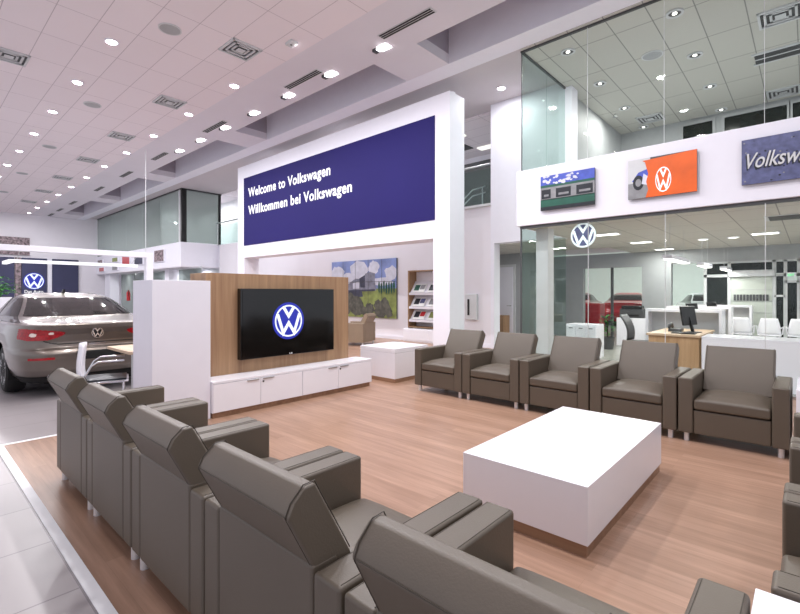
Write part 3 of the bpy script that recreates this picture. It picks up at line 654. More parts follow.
def make_car(name, label, loc, paint, res, group=None, detail=True):
    t = thing(name, label, 'car', loc, PI, group, local=True)   # local: x forward from the rear bumper, y to the left
    N = int(640*res)//2*2; zs = np.concatenate([np.linspace(.20, .94, int(120*res)), np.linspace(.945, 1.06, int(50*res)), np.linspace(1.065, 1.405, int(80*res))])
    # smooth the table lines a little
    cols = np.array([slice_at(z) for z in zs]); ker = np.array([1, 2, 3, 2, 1.]); ker /= ker.sum()
    for it in range(3):
        pad = np.pad(cols, ((2, 2), (0, 0)), mode='edge'); c2 = np.stack([np.convolve(pad[:, k], ker, 'valid') for k in range(4)], 1)
        cols = np.where((zs[:, None] > 1.0) | (it == 0), c2, cols)
    th = np.linspace(0, 2*PI, 6001)
    G = np.zeros((len(zs), N, 3))
    for i, z in enumerate(zs):
        sr, sf, w, n = cols[i]; a = (sf-sr)/2; cx = (sf+sr)/2
        px = cx-a*np.sign(np.cos(th))*np.abs(np.cos(th))**(2/n); py = w*np.sign(np.sin(th))*np.abs(np.sin(th))**(2/n)
        L = np.concatenate([[0], np.cumsum(np.hypot(np.diff(px), np.diff(py)))]); tq = np.linspace(0, 1, N+1)[:-1]; q = L[-1]*(tq-.78*np.sin(2*PI*tq)/(2*PI))
        G[i, :, 0] = np.interp(q, L, px); G[i, :, 1] = np.interp(q, L, py); G[i, :, 2] = z
    du = np.roll(G, -1, 1)-np.roll(G, 1, 1); dv = np.gradient(G, axis=0); NR = np.cross(du, dv); NR /= np.linalg.norm(NR, axis=2, keepdims=True)+1e-9
    if NR[len(zs)//3, 0, 0] > 0: NR = -NR
    FC = (G[:-1]+G[1:]+np.roll(G, -1, 1)[:-1]+np.roll(G, -1, 1)[1:])/4; FN = NR[:-1]
    s, y, z = FC[..., 0], FC[..., 1], FC[..., 2]; ay = np.abs(y)
    zi = lambda k: np.interp(z, zs, cols[:, k]); sr, sf = zi(0), zi(1); mid = (sr+sf)/2
    wheels = (1.06, 3.78); WZ = .335
    arch = np.zeros_like(s, bool)
    for wx in wheels: arch |= (np.hypot(s-wx, z-WZ) < .375) & (ay > .55)
    rear = s < mid
    masks = {}
    rw = np.interp(z, [1.06, 1.34], [.70, .52])
    masks['rear_window'] = (rear & (z > 1.075) & (z < 1.325) & (ay < rw) & (s < sr+.34), M['carglass'])
    masks['windscreen'] = (~rear & (z > 1.05) & (z < 1.33) & (ay < rw) & (s > sf-.34), M['carglass'])
    side = (ay > .50) & (z > .995) & (z < 1.32) & (ay > np.interp(z, [1.0, 1.34], [.775, .56])) & (s > sr+.12) & (s < sf-.30)
    masks['side_window'] = (side & ((s < 2.2) | (s > 2.28)), M['carglass'])
    # tail lamps: taper towards the boot, wrap round the corner
    tt = np.clip((ay-.37)/.44, 0, 1); up = .868+.062*tt**.6; lo = .868-.098*np.clip(tt*2.2, 0, 1)**.5+.02*np.clip((tt-.85)/.15, 0, 1)
    masks['tail_light'] = (rear & (ay > .37) & (ay < .87) & (z < up) & (z > lo) & (s < .36), M['redlens'])
    if detail:
        for q, (ly, lz, lr, st) in enumerate(((.70, .845, .026, 1.3), (.52, .862, .018, 1.5))):
            for sd in (-1, 1): masks['lamp_lens%d%d' % (q, sd)] = (rear & (np.hypot((y-sd*ly)/st, z-lz) < lr), M['lens'])
        masks['reflector'] = (rear & (ay > .50) & (ay < .76) & (z > .525) & (z < .553) & (s < .5), M['redlens'])
        lip = .715+.05*np.clip((ay-.40)/.2, 0, 1)**2
        masks['boot_seam'] = (rear & (s < .3) & (((np.abs(z-lip) < .006) & (ay < .60))), M['darkgap'])
        masks['rear_valance'] = (rear & (z < .30) & (s < .5), M['darkgap'])
        masks['door_seam'] = ((ay > .6) & (((np.abs(s-1.46) < .005) & (z > .62)) | (np.abs(s-2.25) < .005)) & (z > .33) & (z < 1.0), M['darkgap'])
        masks['door_handle'] = ((ay > .6) & (np.abs(z-.87) < .012) & ((np.abs(s-1.66) < .09) | (np.abs(s-2.7) < .09)), M['chrome'])
        masks['licence_plate'] = (rear & (ay < .26) & (z > .50) & (z < .61) & (s < .2), M['darkgap'])
    # body
    nz = len(zs); idx = lambda i, j: i*N+j % N
    V = [tuple(p) for p in G.reshape(-1, 3)]
    F = [(idx(i, j), idx(i, j+1), idx(i+1, j+1), idx(i+1, j)) for i in range(nz-1) for j in range(N) if not arch[i, j]]
    F.append(tuple(idx(nz-1, j) for j in range(N)))
    me = bpy.data.meshes.new('body'); me.from_pydata(V, [], F); me.materials.append(paint)
    for p in me.polygons: p.use_smooth = True
    body = bpy.data.objects.new('body', me); C.objects.link(body); body.parent = t
    def patch(nm, mask, mat, off):
        ii, jj = np.nonzero(mask); vm = {}; VV = []; FF = []
        def vid(i, j):
            j %= N
            if (i, j) not in vm: vm[(i, j)] = len(VV); VV.append(tuple(G[i, j]+NR[i, j]*off))
            return vm[(i, j)]
        for i, j in zip(ii, jj): FF.append((vid(i, j), vid(i, j+1), vid(i+1, j+1), vid(i+1, j)))
        if not FF: return None
        m2 = bpy.data.meshes.new(nm); m2.from_pydata(VV, [], FF); m2.materials.append(mat)
        for p in m2.polygons: p.use_smooth = True
        o = bpy.data.objects.new(nm, m2); C.objects.link(o); o.parent = t; return o
    for nm, (mk, mat) in masks.items():
        mk = mk & ~arch
        if nm in ('tail_light', 'side_window', 'reflector'):
            patch(nm, mk & (y > 0), mat, .004); patch(nm, mk & (y < 0), mat, .004)
        else: patch('lamp_lens' if nm.startswith('lamp_lens') else nm, mk, mat, .007 if nm.startswith('lamp_lens') else .0045)
    # underside and arches
    MB(M['darkgap']).box(.35, 4.5, -.55, .55, .17, .22).build('underbody', None, t)
    for wx in wheels:
        for sd in (-1, 1):
            c = MB(M['darkgap']); n = 20
            pa = [(wx+.376*math.cos(PI*k/n), WZ+.376*math.sin(PI*k/n)) for k in range(-2, n+3)]
            for p, q in zip(pa, pa[1:]): c.poly([(p[0], sd*.55, p[1]), (q[0], sd*.55, q[1]), (q[0], sd*.885, q[1]), (p[0], sd*.885, p[1])])
            c.poly([(p[0], sd*.55, p[1]) for p in pa]); c.build('wheel_arch', None, t)
            w = MB(M['rubber']).lathe([(.225, -.11), (.30, -.115), (.325, -.09), (.335, -.05), (.335, .05), (.325, .09), (.30, .115), (.225, .11)], (wx, sd*.785, WZ), 'y', 36).build('wheel', None, t, smooth=False)
            r = MB(M['lgrey']).lathe([(.228, .09), (.222, .112), (.21, .10), (.205, -.08)], (wx, sd*.785, WZ), 'y', 36) if sd > 0 else MB(M['lgrey']).lathe([(.228, -.09), (.222, -.112), (.21, -.10), (.205, .08)], (wx, sd*.785, WZ), 'y', 36)
            for k in range(5):
                for dt in (-.16, .16):
                    an = 2*PI*k/5+.3; p0 = Vector((wx+.05*math.cos(an), sd*.875, WZ+.05*math.sin(an))); p1 = Vector((wx+.215*math.cos(an+dt), sd*.885, WZ+.215*math.sin(an+dt)))
                    r.tube([p0, p1], .016, 6)
            r.cyl((wx, sd*.86, WZ), (wx, sd*.895, WZ), .055, n=20); r.use(M['darkgap']).cyl((wx, sd*.80, WZ), (wx, sd*.81, WZ), .205, n=30)
            r.build('rim', None, w)
    if detail:
        e = MB(M['chrome']); bxp = float(np.interp(.845, zs, cols[:, 0]))-.004
        e.use(M['darkgap']).cyl((bxp, 0, .845), (bxp-.006, 0, .845), .066, n=32); e.use(M['chrome']); emblem(e, (bxp-.006, 0, .845), -Y, Z, .072, .006, hw=.10); e.build('badge', None, t, fix=False)
        a = MB(M['black']).prism([(2.02, -.014, 1.395), (2.17, -.014, 1.405), (2.05, -.014, 1.46), (2.0, -.014, 1.462)], (0, .028, 0)); a.build('roof_antenna', None, t)
        for sd in (-1, 1):
            MB(M['chrome']).ring((.10, sd*.52, .285), Y, Z, .045, .036, .06).use(M['darkgap']).cyl((.14, sd*.52, .285), (.12, sd*.52, .285), .037).build('exhaust_pipe', None, t)
            mr = MB(paint).prism([(3.0, sd*.88, .99), (3.02, sd*1.04, 1.0), (3.03, sd*1.05, 1.10), (3.0, sd*.92, 1.12)], (.13, 0, 0)).build('door_mirror', None, t, bevel=.02)
        MB(M['chrome']).box(.085, .093, -.10, .10, .685, .705).build('boot_handle', None, t)
    return t
make_car('car', 'metallic grey beige saloon car with red tail lights parked on the tiled floor', (-7.35, 1.87, 0), M['paint'], 1.0)
for lab, loc, p, rot in (('red car parked in the service bay, left one seen through the office glass', (-8.5, 22.6, 0), 'paintr', PI*.56), ('red car parked in the service bay, right one beyond the printer', (-6.2, 22.6, 0), 'paintr', PI*.56),
    ('white car parked in the service bay beyond the office desks', (-3.3, 23.0, 0), 'paintw', PI*.6), ('dark car parked in the service bay left of the red cars', (-10.8, 22.6, 0), 'paintd', PI*.56)):
    c = make_car('car', lab, (loc[0]-2.4*math.cos(rot), loc[1]-2.4*math.sin(rot), 0), M[p], .3, 'cars in the service bay', False); c.rotation_euler = (0, 0, rot)

# ------------------------------------------------------------------ cubicle with light frame beyond the car
t = thing('light_portal', 'white square portal frame spanning above the car', 'frame', (-14, 3, 0))
MB(M['white']).box(-14.1, -13.9, .6, 4.86, 2.40, 2.54).build('beam', None, t, bevel=.005)
for y0 in (.6, 4.68): bx(-14.1, -13.9, y0, y0+.18, 0, 2.40).build('post', M['white'], t, bevel=.005)
t = thing('light_bar', 'slim white glowing light bar hanging inside the portal', 'lamp', (-14.6, 3.2, 2.13))
MB(M['lampb']).box(-14.6, -14.5, 1.79, 4.66, 2.15, 2.23).box(-15.6, -14.6, 1.79, 1.89, 2.15, 2.23).build('bar', None, t, bevel=.004)
MB(M['steel']).cyl((-14.55, 4.5, 2.23), (-14.12, 4.5, 2.42), .006, n=6).cyl((-14.55, 1.95, 2.23), (-14.12, 1.95, 2.42), .006, n=6).build('hanger', None, t)
single('service_pole', MB(M['lgrey']).cyl((-15.8, 5.3, .0), (-15.8, 5.3, 6), .009, n=8), None, 'thin white pole rising behind the portal post to the ceiling', 'pole')
t = thing('potted_plant', 'leafy green plant in a tall white square planter left of the car', 'plant', (-14.55, 1.58, 0))
MB(M['lacq']).box(-14.8, -14.3, 1.33, 1.83, 0, 1.3).build('planter', None, t, bevel=.01)
bx(-14.76, -14.34, 1.37, 1.79, 1.26, 1.31).build('soil', M['soil'], t)
lf = MB(M['leaf'])
for k in range(170):
    a, el = random.uniform(0, 2*PI), random.uniform(.15, 1.4); r = random.uniform(.06, .42)
    c = Vector((-14.55+math.cos(a)*math.cos(el)*r, 1.58+math.sin(a)*math.cos(el)*r, 1.34+math.sin(el)*r*1.15))
    d = Vector((math.cos(a), math.sin(a), random.uniform(-.3, .8))).normalized(); sd = d.cross(Z).normalized()*.035; u = d*random.uniform(.10, .17); dn = Vector((0, 0, -.03))
    lf.poly([c, c+u*.45+sd, c+u+dn, c+u*.45-sd])
lf.build('leaves', None, t, fix=False)
st = MB(M['leaf'])
for k in range(9):
    a = k*2*PI/9; st.tube([(-14.55, 1.58, 1.28), (-14.55+.08*math.cos(a), 1.58+.08*math.sin(a), 1.45), (-14.55+.2*math.cos(a), 1.58+.2*math.sin(a), 1.58)], .006, 5)
st.build('stem', None, t)

# white visitor chair and table beside the tower
t = thing('visitor_chair', 'white plastic shell chair with black seat pad and chrome frame beside the tower', 'chair', (-5.85, 1.53, 0), -.30, local=True)
def shell(u, v):
    z = .30+.55*v; w = .21*(1-.22*v**3)
    return ((2*u-1)*w, -.20-.03*v-.07*math.sin(PI*v*1.1)*.5+.05*(2*u-1)**2-.03*max(0, v-.8), z)
sh = MB(M['lacq']).grid(shell, 10, 14).build('backrest', None, t, smooth=True); sm = sh.modifiers.new('thick', 'SOLIDIFY'); sm.thickness = .016
bx(-.04, .04, -.285, -.24, .42, .45).build('grip_slot', M['black'], sh)
bx(-.22, .22, -.20, .24, .425, .445).build('seat_shell', M['lacq'], t, bevel=.008)
puff(MB(M['pdark']), -.20, .20, -.17, .22, .445, .47, .015).build('seat_pad', None, t)
for q in (-1, 1):
    x = q*.235
    MB(M['chrome']).tube([(x, .20, .435), (x, -.14, .435), (x, -.18, .47), (x, -.10, .62), (x, -.04, .66), (x, .20, .665)], .012).build('armrest', None, t, smooth=True)
    MB(M['chrome']).tube([(x, -.20, 0), (x, -.16, .43)], .011).build('leg', None, t, smooth=True)
    MB(M['chrome']).tube([(x, .20, 0), (x, .19, .43)], .011).build('leg', None, t, smooth=True)
t = thing('meeting_table', 'light oak table top behind the white tower', 'table', (-6.1, 2.6, 0))
bx(-6.5, -5.70, 1.74, 3.4, .70, .735).build('tabletop', M['desk'], t, bevel=.003)
for y in (1.95, 3.2): bx(-6.15, -6.0, y-.3+.25, y+.05, 0, .70).build('leg', M['lgrey'], t)

# ------------------------------------------------------------------ far left wall graphics
t = thing('wall_display', 'dark blue brand wall with round emblem on the far left wall', 'display', (-33.9, 5.4, 0))
for a, b in ((2.0, 4.42), (4.75, 5.92), (6.18, 7.5)): bx(-34, -33.85, a, b, 0, 3.45).build('blue_panel', M['navy2'], t)
bx(-34, -33.84, 5.95, 6.16, 0, 3.45).build('white_post', M['white'], t)
e = MB(M['vwblue']).cyl((-33.85, 5.31, 2.1), (-33.82, 5.31, 2.1), .50, n=40).use(M['vwwhite']); emblem(e, (-33.82, 5.31, 2.1), Y, Z, .45, .02, hw=.10); e.build('emblem', None, t, fix=False)
text('lettering', 'Das Auto.', (-33.83, 4.87, 1.40), Y, Z, .92, .17, M['lett'], t, bold=.015)
single('photo_strip', bx(-33.99, -33.83, 4.46, 4.72, 0, 3.45), M['mosaic'], 'vertical strip of small photos between the blue panels', 'photo strip')
single('picture_strip', bx(-33.99, -33.9, 1.5, 5.12, 3.6, 4.62), M['mosaic'], 'wide horizontal strip of small photos above the blue panels', 'photo strip')

# ------------------------------------------------------------------ ceiling fittings
nth = ['first', 'second', 'third', 'fourth', 'fifth', 'sixth', 'seventh', 'eighth', 'ninth', 'tenth', 'eleventh', 'twelfth']
dl = None
def downlight(x, y, z, label, group, lamp='lamp', r=.09):
    t = thing('recessed_downlight', label, 'downlight', (x, y, z-.02), group=group)
    MB(M['white']).ring((x, y, z-.02), X, Y, r*1.25, r*.98, .019, 28).build('trim', None, t)
    MB(M[lamp]).cyl((x, y, z-.008), (x, y, z-.004), r, n=24).build('lens', None, t); return t
dl = downlight(-9.46, 2.6, 6, nth[0]+' lit downlight from the camera in the left ceiling row', 'left row of hall downlights')
for k in range(1, 11): dup(dl, (-9.46-2.37*k, 2.6, 5.98), None, (nth+['thirteenth'])[k]+' lit downlight from the camera in the left ceiling row')
for k in range(0, 11): dup(dl, (-9.46-2.37*k, 4.98, 5.98), None, nth[k]+' lit downlight from the camera in the ceiling row beside the soffit', 'right row of hall downlights')
d = dup(dl, (-5.3, 9.35, 6.13), None, 'single lit downlight in the ceiling between banner wall and glass office'); del d['group']
sp = None
for k in range(7):
    x = -6.0-1.53*k
    if k == 0:
        sp = thing('ceiling_spot', '', 'spotlight', (x, 6.05, 5.99), group='spotlights along the soffit')
        bx(x-.02, x+.20, 6.0, 6.16, 5.985, 6.0).build('lit_opening', M['lamp'], sp)
        MB(M['dgrey']).box(x-.13, x-.03, 5.99, 6.10, 5.95, 6.0).build('head', None, sp)
        o = sp
    else: o = dup(sp, (x, 6.05, 5.99))
    o['label'] = nth[k]+' bright rectangular spotlight from the camera along the white soffit'
sl = None
for k, x in enumerate((-5.12, -8.1, -12.2, -16.2, -19.6, -23.2, -27.8, -30.7, -33.0)):
    if sl is None:
        sl = thing('slot_diffuser', '', 'air vent', (x, 5.8, 5.99), group='slot vents along the soffit')
        MB(M['lgrey']).box(x-.6, x+.6, 5.72, 5.89, 5.985, 5.998).build('frame', None, sl)
        s_ = MB(M['darkgap'])
        for j in range(3): s_.box(x-.58, x+.58, 5.733+.052*j, 5.763+.052*j, 5.980, 5.986)
        s_.build('slot', None, sl); o = sl
    else: o = dup(sl, (x, 5.8+.02*k, 5.99))
    o['label'] = nth[k]+' long slot vent from the camera in the white soffit'
def diffuser(x, y, z, label, group, s=.29):
    t = thing('ceiling_diffuser', label, 'air vent', (x, y, z-.02), group=group)
    m = MB(M['lgrey'])
    for k, q in enumerate((1, .74, .48)):
        a = s*q; m.box(x-a, x+a, y-a, y-a+.035, z-.03+.006*k, z).box(x-a, x+a, y+a-.035, y+a, z-.03+.006*k, z).box(x-a, x-a+.035, y-a, y+a, z-.03+.006*k, z).box(x+a-.035, x+a, y-a, y+a, z-.03+.006*k, z)
    m.build('louvre', None, t); bx(x-s, x+s, y-s, y+s, z-.004, z-.001).build('dark_throat', M['dgrey'], t)
    bx(x-.07, x+.07, y-.07, y+.07, z-.03, z-.024).build('centre_plate', M['lgrey'], t); return t
df = diffuser(-7.97, 4.32, 6, 'nearest square ceiling vent in the row beside the soffit', 'square vents in the hall ceiling')
for k, x in enumerate((-11.42, -14.95, -18.46, -22.06, -25.6, -29.1)): dup(df, (x, 4.36, 5.98), None, nth[k+1]+' square ceiling vent from the camera in the row beside the soffit')
dup(df, (-11.5, 1.42, 5.98), None, 'square ceiling vent cut by the left edge of the photo')
spk = None
for k in range(5):
    x = -8.26-4.72*k
    if spk is None:
        spk = thing('ceiling_speaker', '', 'speaker', (x, 3.16, 5.985), group='round speakers in the hall ceiling'); MB(M['grey']).cyl((x, 3.16, 5.985), (x, 3.16, 5.999), .17, n=28).build('grille', None, spk)
        MB(M['lgrey']).ring((x, 3.16, 5.982), X, Y, .185, .165, .017, 28).build('rim', None, spk); o = spk
    else: o = dup(spk, (x, 3.16, 5.985))
    o['label'] = nth[k]+' round grey ceiling speaker from the camera'
t = thing('smoke_detector', 'small white square detector in the ceiling tile near the soffit', 'detector', (-7.05, 4.83, 5.95)); MB(M['lgrey']).box(-7.15, -6.95, 4.75, 4.9, 5.95, 6.0).build('housing', None, t, bevel=.01)
MB(M['dgrey']).cyl((-7.05, 4.82, 5.944), (-7.05, 4.82, 5.95), .02).build('sensor', None, t)

# upper office ceiling
ud = None
for x, row in ((-1.64, 'right'), (-3.4, 'left')):
    for k, y in enumerate((8.5, 10.26, 12.03, 13.75)):
        lab = '%s dim recessed downlight from the glass in the %s row of the upper office' % (nth[k], row)
        if ud is None:
            ud = thing('recessed_downlight', lab, 'downlight', (x, y, 5.96), group='dim downlights of the upper office'); MB(M['lgrey']).ring((x, y, 5.955), X, Y, .13, .095, .024, 24).build('trim', None, ud)
            MB(M['dgrey']).cyl((x, y, 5.972), (x, y, 5.976), .10, n=24).build('reflector', None, ud); MB(M['lampo']).cyl((x, y, 5.960), (x, y, 5.972), .035, n=12).build('bulb', None, ud)
        else: dup(ud, (x, y, 5.96), None, lab)
dup(spk, (-2.25, 9.72, 5.965), None, 'round grey speaker in the upper office ceiling', 'ceiling speakers of the upper office')
dup(df, (-.36, 9.73, 5.96), None, 'large square vent at the top right in the upper office ceiling', 'vents of the upper office')
dup(df, (-.45, 13.5, 5.96), None, 'square vent farthest back in the right of the upper office ceiling', 'vents of the upper office')
dup(df, (-4.0+.9, 13.2, 5.96), None, 'square vent farthest back in the left of the upper office ceiling', 'vents of the upper office')
t = thing('return_grille', 'dark rectangular grille in the upper office ceiling', 'air vent', (-.45, 11.3, 5.96)); bx(-.8, -.1, 11.05, 11.5, 5.962, 5.978).build('grille', M['dgrey'], t)
MB(M['lgrey']).box(-.84, -.06, 11.0, 11.05, 5.955, 5.98).box(-.84, -.06, 11.5, 11.55, 5.955, 5.98).box(-.8, -.1, 11.26, 11.29, 5.955, 5.98).build('frame', None, t)
single('sprinkler_head', MB(M['steel']).cyl((-4.0+.3, 12.3, 5.9), (-3.7, 12.3, 5.98), .03).cyl((-3.7, 12.3, 5.9), (-3.7, 12.3, 5.915), .06), None, 'small sprinkler head in the left of the upper office ceiling', 'sprinkler')

# lower office lights
for k, (x, y) in enumerate(((-3.14, 9.9), (-3.02, 12.0), (-3.01, 14.3), (-.68, 11.9))):
    t = thing('ceiling_panel_light', ['first lit ceiling panel from the glass above the white file cabinets', 'second lit ceiling panel from the glass in the left of the lower office', 'third lit ceiling panel from the glass in the left of the lower office', 'lit ceiling panel above the rear door side of the lower office'][k], 'ceiling light', (x, y, 2.61), group='ceiling panels of the lower office')
    bx(x-.24, x+.24, y-.14, y+.14, 2.615, 2.628).build('frame', M['white'], t); bx(x-.21, x+.21, y-.11, y+.11, 2.61, 2.615).build('diffuser', M['lampo'], t)
for k, (x, y0, y1) in enumerate(((-1.83, 8.9, 10.5), (-1.74, 11.5, 12.6), (-1.60, 13.7, 14.8))):
    t = thing('pendant_light', ['nearest', 'middle', 'farthest'][k]+' slim white linear pendant lamp above the office desks', 'pendant lamp', (x, (y0+y1)/2, 1.98), group='linear pendants above the office desks')
    bx(x-.07, x+.07, y0, y1, 1.995, 2.06).build('housing', M['white'], t); bx(x-.06, x+.06, y0+.02, y1-.02, 1.98, 1.995).build('diffuser', M['lampo'], t)
    for y in (y0+.2, y1-.2): MB(M['steel']).cyl((x, y, 2.06), (x, y, 2.63), .004, n=6).build('hanger', None, t)
for k, (x, y) in enumerate(((-1.81, 12.3), (-1.25, 12.3))):
    t = thing('ceiling_spot', ['left', 'right'][k]+' small lit ceiling spot in the lower office', 'spotlight', (x, y, 2.61)); MB(M['white']).ring((x, y, 2.612), X, Y, .11, .09, .017).build('trim', None, t); MB(M['lampo']).cyl((x, y, 2.614), (x, y, 2.62), .09).build('lens', None, t)
t = thing('ceiling_diffuser', 'dark square vent in the right of the lower office ceiling', 'air vent', (-.25, 9.6, 2.6)); bx(-.5, 0, 9.35, 9.85, 2.61, 2.625).build('grille', M['dgrey'], t)
bx(-.55, .05, 9.3, 9.9, 2.618, 2.629).build('frame', M['lgrey'], t)

# ------------------------------------------------------------------ lower office furniture
t = thing('office_desk', 'oak desk with side panel standing behind the glass', 'desk', (-1.65, 9.1, 0))
bx(-2.03, -1.27, 8.37, 9.85, .70, .735).build('desktop', M['desk'], t, bevel=.003); bx(-2.0, -1.29, 8.40, 8.43, 0, .70).build('side_panel', M['desks'], t); bx(-2.0, -1.29, 9.78, 9.81, 0, .70).build('side_panel', M['desks'], t)
t = thing('counter', 'low white counter right of the oak desk behind the glass', 'counter', (-.2, 8.6, 0))
bx(-1.24, 1.0, 8.30, 8.34, 0, .70).build('front_panel', M['lacq'], t); bx(-1.24, 1.0, 8.30, 8.95, .70, .73).build('worktop', M['lacq'], t, bevel=.003); bx(-1.24, -1.2, 8.34, 8.95, 0, .70).build('side_panel', M['lacq'], t)
for k, (x0, x1, y, z0) in enumerate(((-2.42, -1.17, 9.92, .0), (-2.53, -1.28, 12.2, 0), (-2.25, -1.07, 14.2, 0))):
    t = thing('desk_screen', ['nearest', 'middle', 'farthest'][k]+' white frame privacy screen of the office desks', 'screen', ((x0+x1)/2, y, 0), group='white desk screens')
    MB(M['lacq']).box(x0, x1, y, y+.42, 1.04, 1.09).build('top', None, t); bx(x0, x0+.05, y, y+.42, 0, 1.04).build('side', M['lacq'], t); bx(x1-.05, x1, y, y+.42, 0, 1.04).build('side', M['lacq'], t)
    bx(x0+.05, x1-.05, y+.3, y+.32, .3, 1.04).build('panel', M['lgrey'], t)
for k, y in ((1, 11.3), (2, 13.3)):
    t = thing('office_desk', ['', 'oak desk in the middle row behind the nearest white screen', 'oak desk in the rear row of the office'][k], 'desk', (-1.9, y, 0))
    bx(-2.4, -1.5, y-.5, y+.7, .70, .735).build('desktop', M['desk'], t); bx(-2.35, -1.55, y-.45, y-.42, 0, .7).build('side_panel', M['desks'], t)
    bx(-2.35, -1.55, y+.6, y+.63, 0, .7).build('side_panel', M['desks'], t)
def monitor(x, y, z, label, rot):
    t = thing('monitor', label, 'monitor', (x, y, z), rot, group='office monitors', local=True)
    MB(M['black']).box(-.12, .12, -.09, .09, 0, .015).build('base', None, t, bevel=.004)
    MB(M['black']).prism([(-.02, -.02, .015), (.02, -.02, .015), (.02, .02, .015), (-.02, .02, .015)], (0, .06, .24)).build('stand', None, t)
    MB(M['black']).prism([(-.24, .03, .12), (.24, .03, .12), (.24, .06, .125), (-.24, .06, .125)], (0, .05, .32)).build('screen_housing', None, t, bevel=.006)
monitor(-1.46, 8.95, .735, 'black computer monitor on the nearest oak desk seen from the side', PI*.42)
monitor(-1.8, 11.4, .735, 'black computer monitor showing above the nearest white screen', PI*.42)
monitor(-1.7, 13.3, .735, 'black computer monitor showing above the middle white screen', PI*.42)
t = thing('desk_phone', 'black telephone on the nearest oak desk', 'telephone', (-1.72, 9.0, .735)); MB(M['black']).prism([(-1.82, 8.9, .735), (-1.62, 8.9, .735), (-1.62, 9.1, .735), (-1.82, 9.1, .735)], (0, .03, .05)).build('body', None, t, bevel=.008)
MB(M['dgrey']).tube([(-1.80, 8.9, .80), (-1.80, 8.96, .86), (-1.80, 9.1, .86), (-1.80, 9.16, .80)], .025).build('handset', None, t, smooth=True)
t = thing('keyboard', 'black keyboard on the front edge of the nearest oak desk', 'keyboard', (-1.5, 8.6, .735)); bx(-1.7, -1.36, 8.52, 8.66, .735, .75).build('case', M['black'], t, bevel=.003); bx(-1.69, -1.37, 8.53, 8.65, .75, .757).build('keys', M['dgrey'], t)
CX, CY = -2.42, 9.5
t = thing('task_chair', 'black mesh task chair at the left side of the oak desk', 'chair', (CX, CY, 0))
sh = MB(M['dgrey']).grid(lambda u, v: (CX-.17-.13*v+.06*math.sin(PI*v), CY-.22+.44*u, .50+.47*v), 8, 8).build('backrest', None, t, smooth=True); sh.modifiers.new('thick', 'SOLIDIFY').thickness = .025
puff(MB(M['black']), CX-.22, CX+.22, CY-.23, CY+.23, .42, .48, .02).build('seat', None, t); MB(M['steel']).cyl((CX, CY, .08), (CX, CY, .42), .025).build('column', None, t)
fb = MB(M['black'])
for k in range(5): a = 2*PI*k/5; fb.tube([(CX, CY, .10), (CX+.24*math.cos(a), CY+.24*math.sin(a), .06)], .018, 6)
fb.build('base', None, t)
for k in range(5):
    a = 2*PI*k/5; MB(M['black']).cyl((CX+.24*math.cos(a), CY+.24*math.sin(a)-.015, .03), (CX+.24*math.cos(a), CY+.24*math.sin(a)+.015, .03), .03).build('castor', None, t)
for k, (x, y) in enumerate(((-1.2, 13.35), (-.68, 13.3), (-.16, 13.4))):
    t = thing('plastic_chair', ['left one', 'middle one', 'right one'][k]+' of three white plastic chairs behind the counter', 'chair', (x, y, 0), group='white plastic chairs behind the counter')
    f_ = MB(M['lacq']).grid(lambda u, v: (x+(2*u-1)*.2*(1-.3*v*v), y-.17+.06*(2*u-1)**2-.05*v, .47+.36*v), 8, 8).build('backrest', None, t, smooth=True); f_.modifiers.new('thick', 'SOLIDIFY').thickness = .015
    bx(x-.21, x+.21, y-.2, y+.2, .43, .46).build('seat', M['lacq'], t, bevel=.01)
    for sx in (-1, 1):
        for sy in (-1, 1): MB(M['chrome']).tube([(x+sx*.17, y+sy*.16, .43), (x+sx*.21, y+sy*.2, 0)], .009, 6).build('leg', None, t)
        MB(M['lacq']).tube([(x+sx*.21, y-.2, .62), (x+sx*.24, y+.05, .64), (x+sx*.22, y+.1, .46)], .014, 6).build('armrest', None, t)
t = thing('file_cabinet', 'row of low white file cabinets behind the steel column', 'cabinet', (-3.6, 10.2, 0)); bx(-4.0, -3.36, 9.9, 10.4, 0, .72).build('body', M['lacq'], t, bevel=.003)
for k in range(3):
    d = bx(-3.99+.212*k, -3.79+.212*k, 9.885, 9.9, .03, .69).build('door', M['lacq'], t, bevel=.002); bx(-3.93+.212*k, -3.85+.212*k, 9.875, 9.885, .63, .645).build('handle', M['dgrey'], d)
t = thing('printer_cabinet', 'white cupboard carrying a dark printer in the office', 'cabinet', (-3.5, 13.2, 0)); bx(-3.86, -3.1, 12.95, 13.45, 0, .74).build('body', M['lacq'], t, bevel=.003); bx(-3.485, -3.475, 12.94, 12.95, .03, .72).build('door_gap', M['grey'], t)
t = thing('printer', 'grey printer standing on the white cupboard', 'printer', (-3.5, 13.2, .74)); MB(M['dgrey']).box(-3.8, -3.2, 13.0, 13.4, .74, .98).build('body', None, t, bevel=.02); MB(M['black']).box(-3.75, -3.25, 12.98, 13.2, .98, 1.06).build('lid', None, t, bevel=.015); bx(-3.7, -3.3, 12.96, 13.0, .80, .83).build('paper_tray', M['black'], t)
t = thing('floor_plant', 'dark leafy plant between file cabinets and printer cupboard', 'plant', (-3.76, 11.9, 0)); MB(M['dgrey']).lathe([(.001, 0), (.13, 0), (.17, .3), (.15, .3), (.14, .26), (.001, .26)], (-3.76, 11.9, 0)).build('pot', None, t)
lf = MB(M['pdark']).use(M['leaf'])
for k in range(120):
    a, r, h = random.uniform(0, 2*PI), random.uniform(.03, .14), random.uniform(.3, .85); c = Vector((-3.76+r*math.cos(a), 11.9+r*math.sin(a), h)); d = Vector((math.cos(a), math.sin(a), .4)); sd = d.cross(Z).normalized()*.04
    lf.use(M['leaf'] if k % 2 else M['pdark']).poly([c, c+d*.05+sd*.7, c+d*.11, c+d*.05-sd*.7])
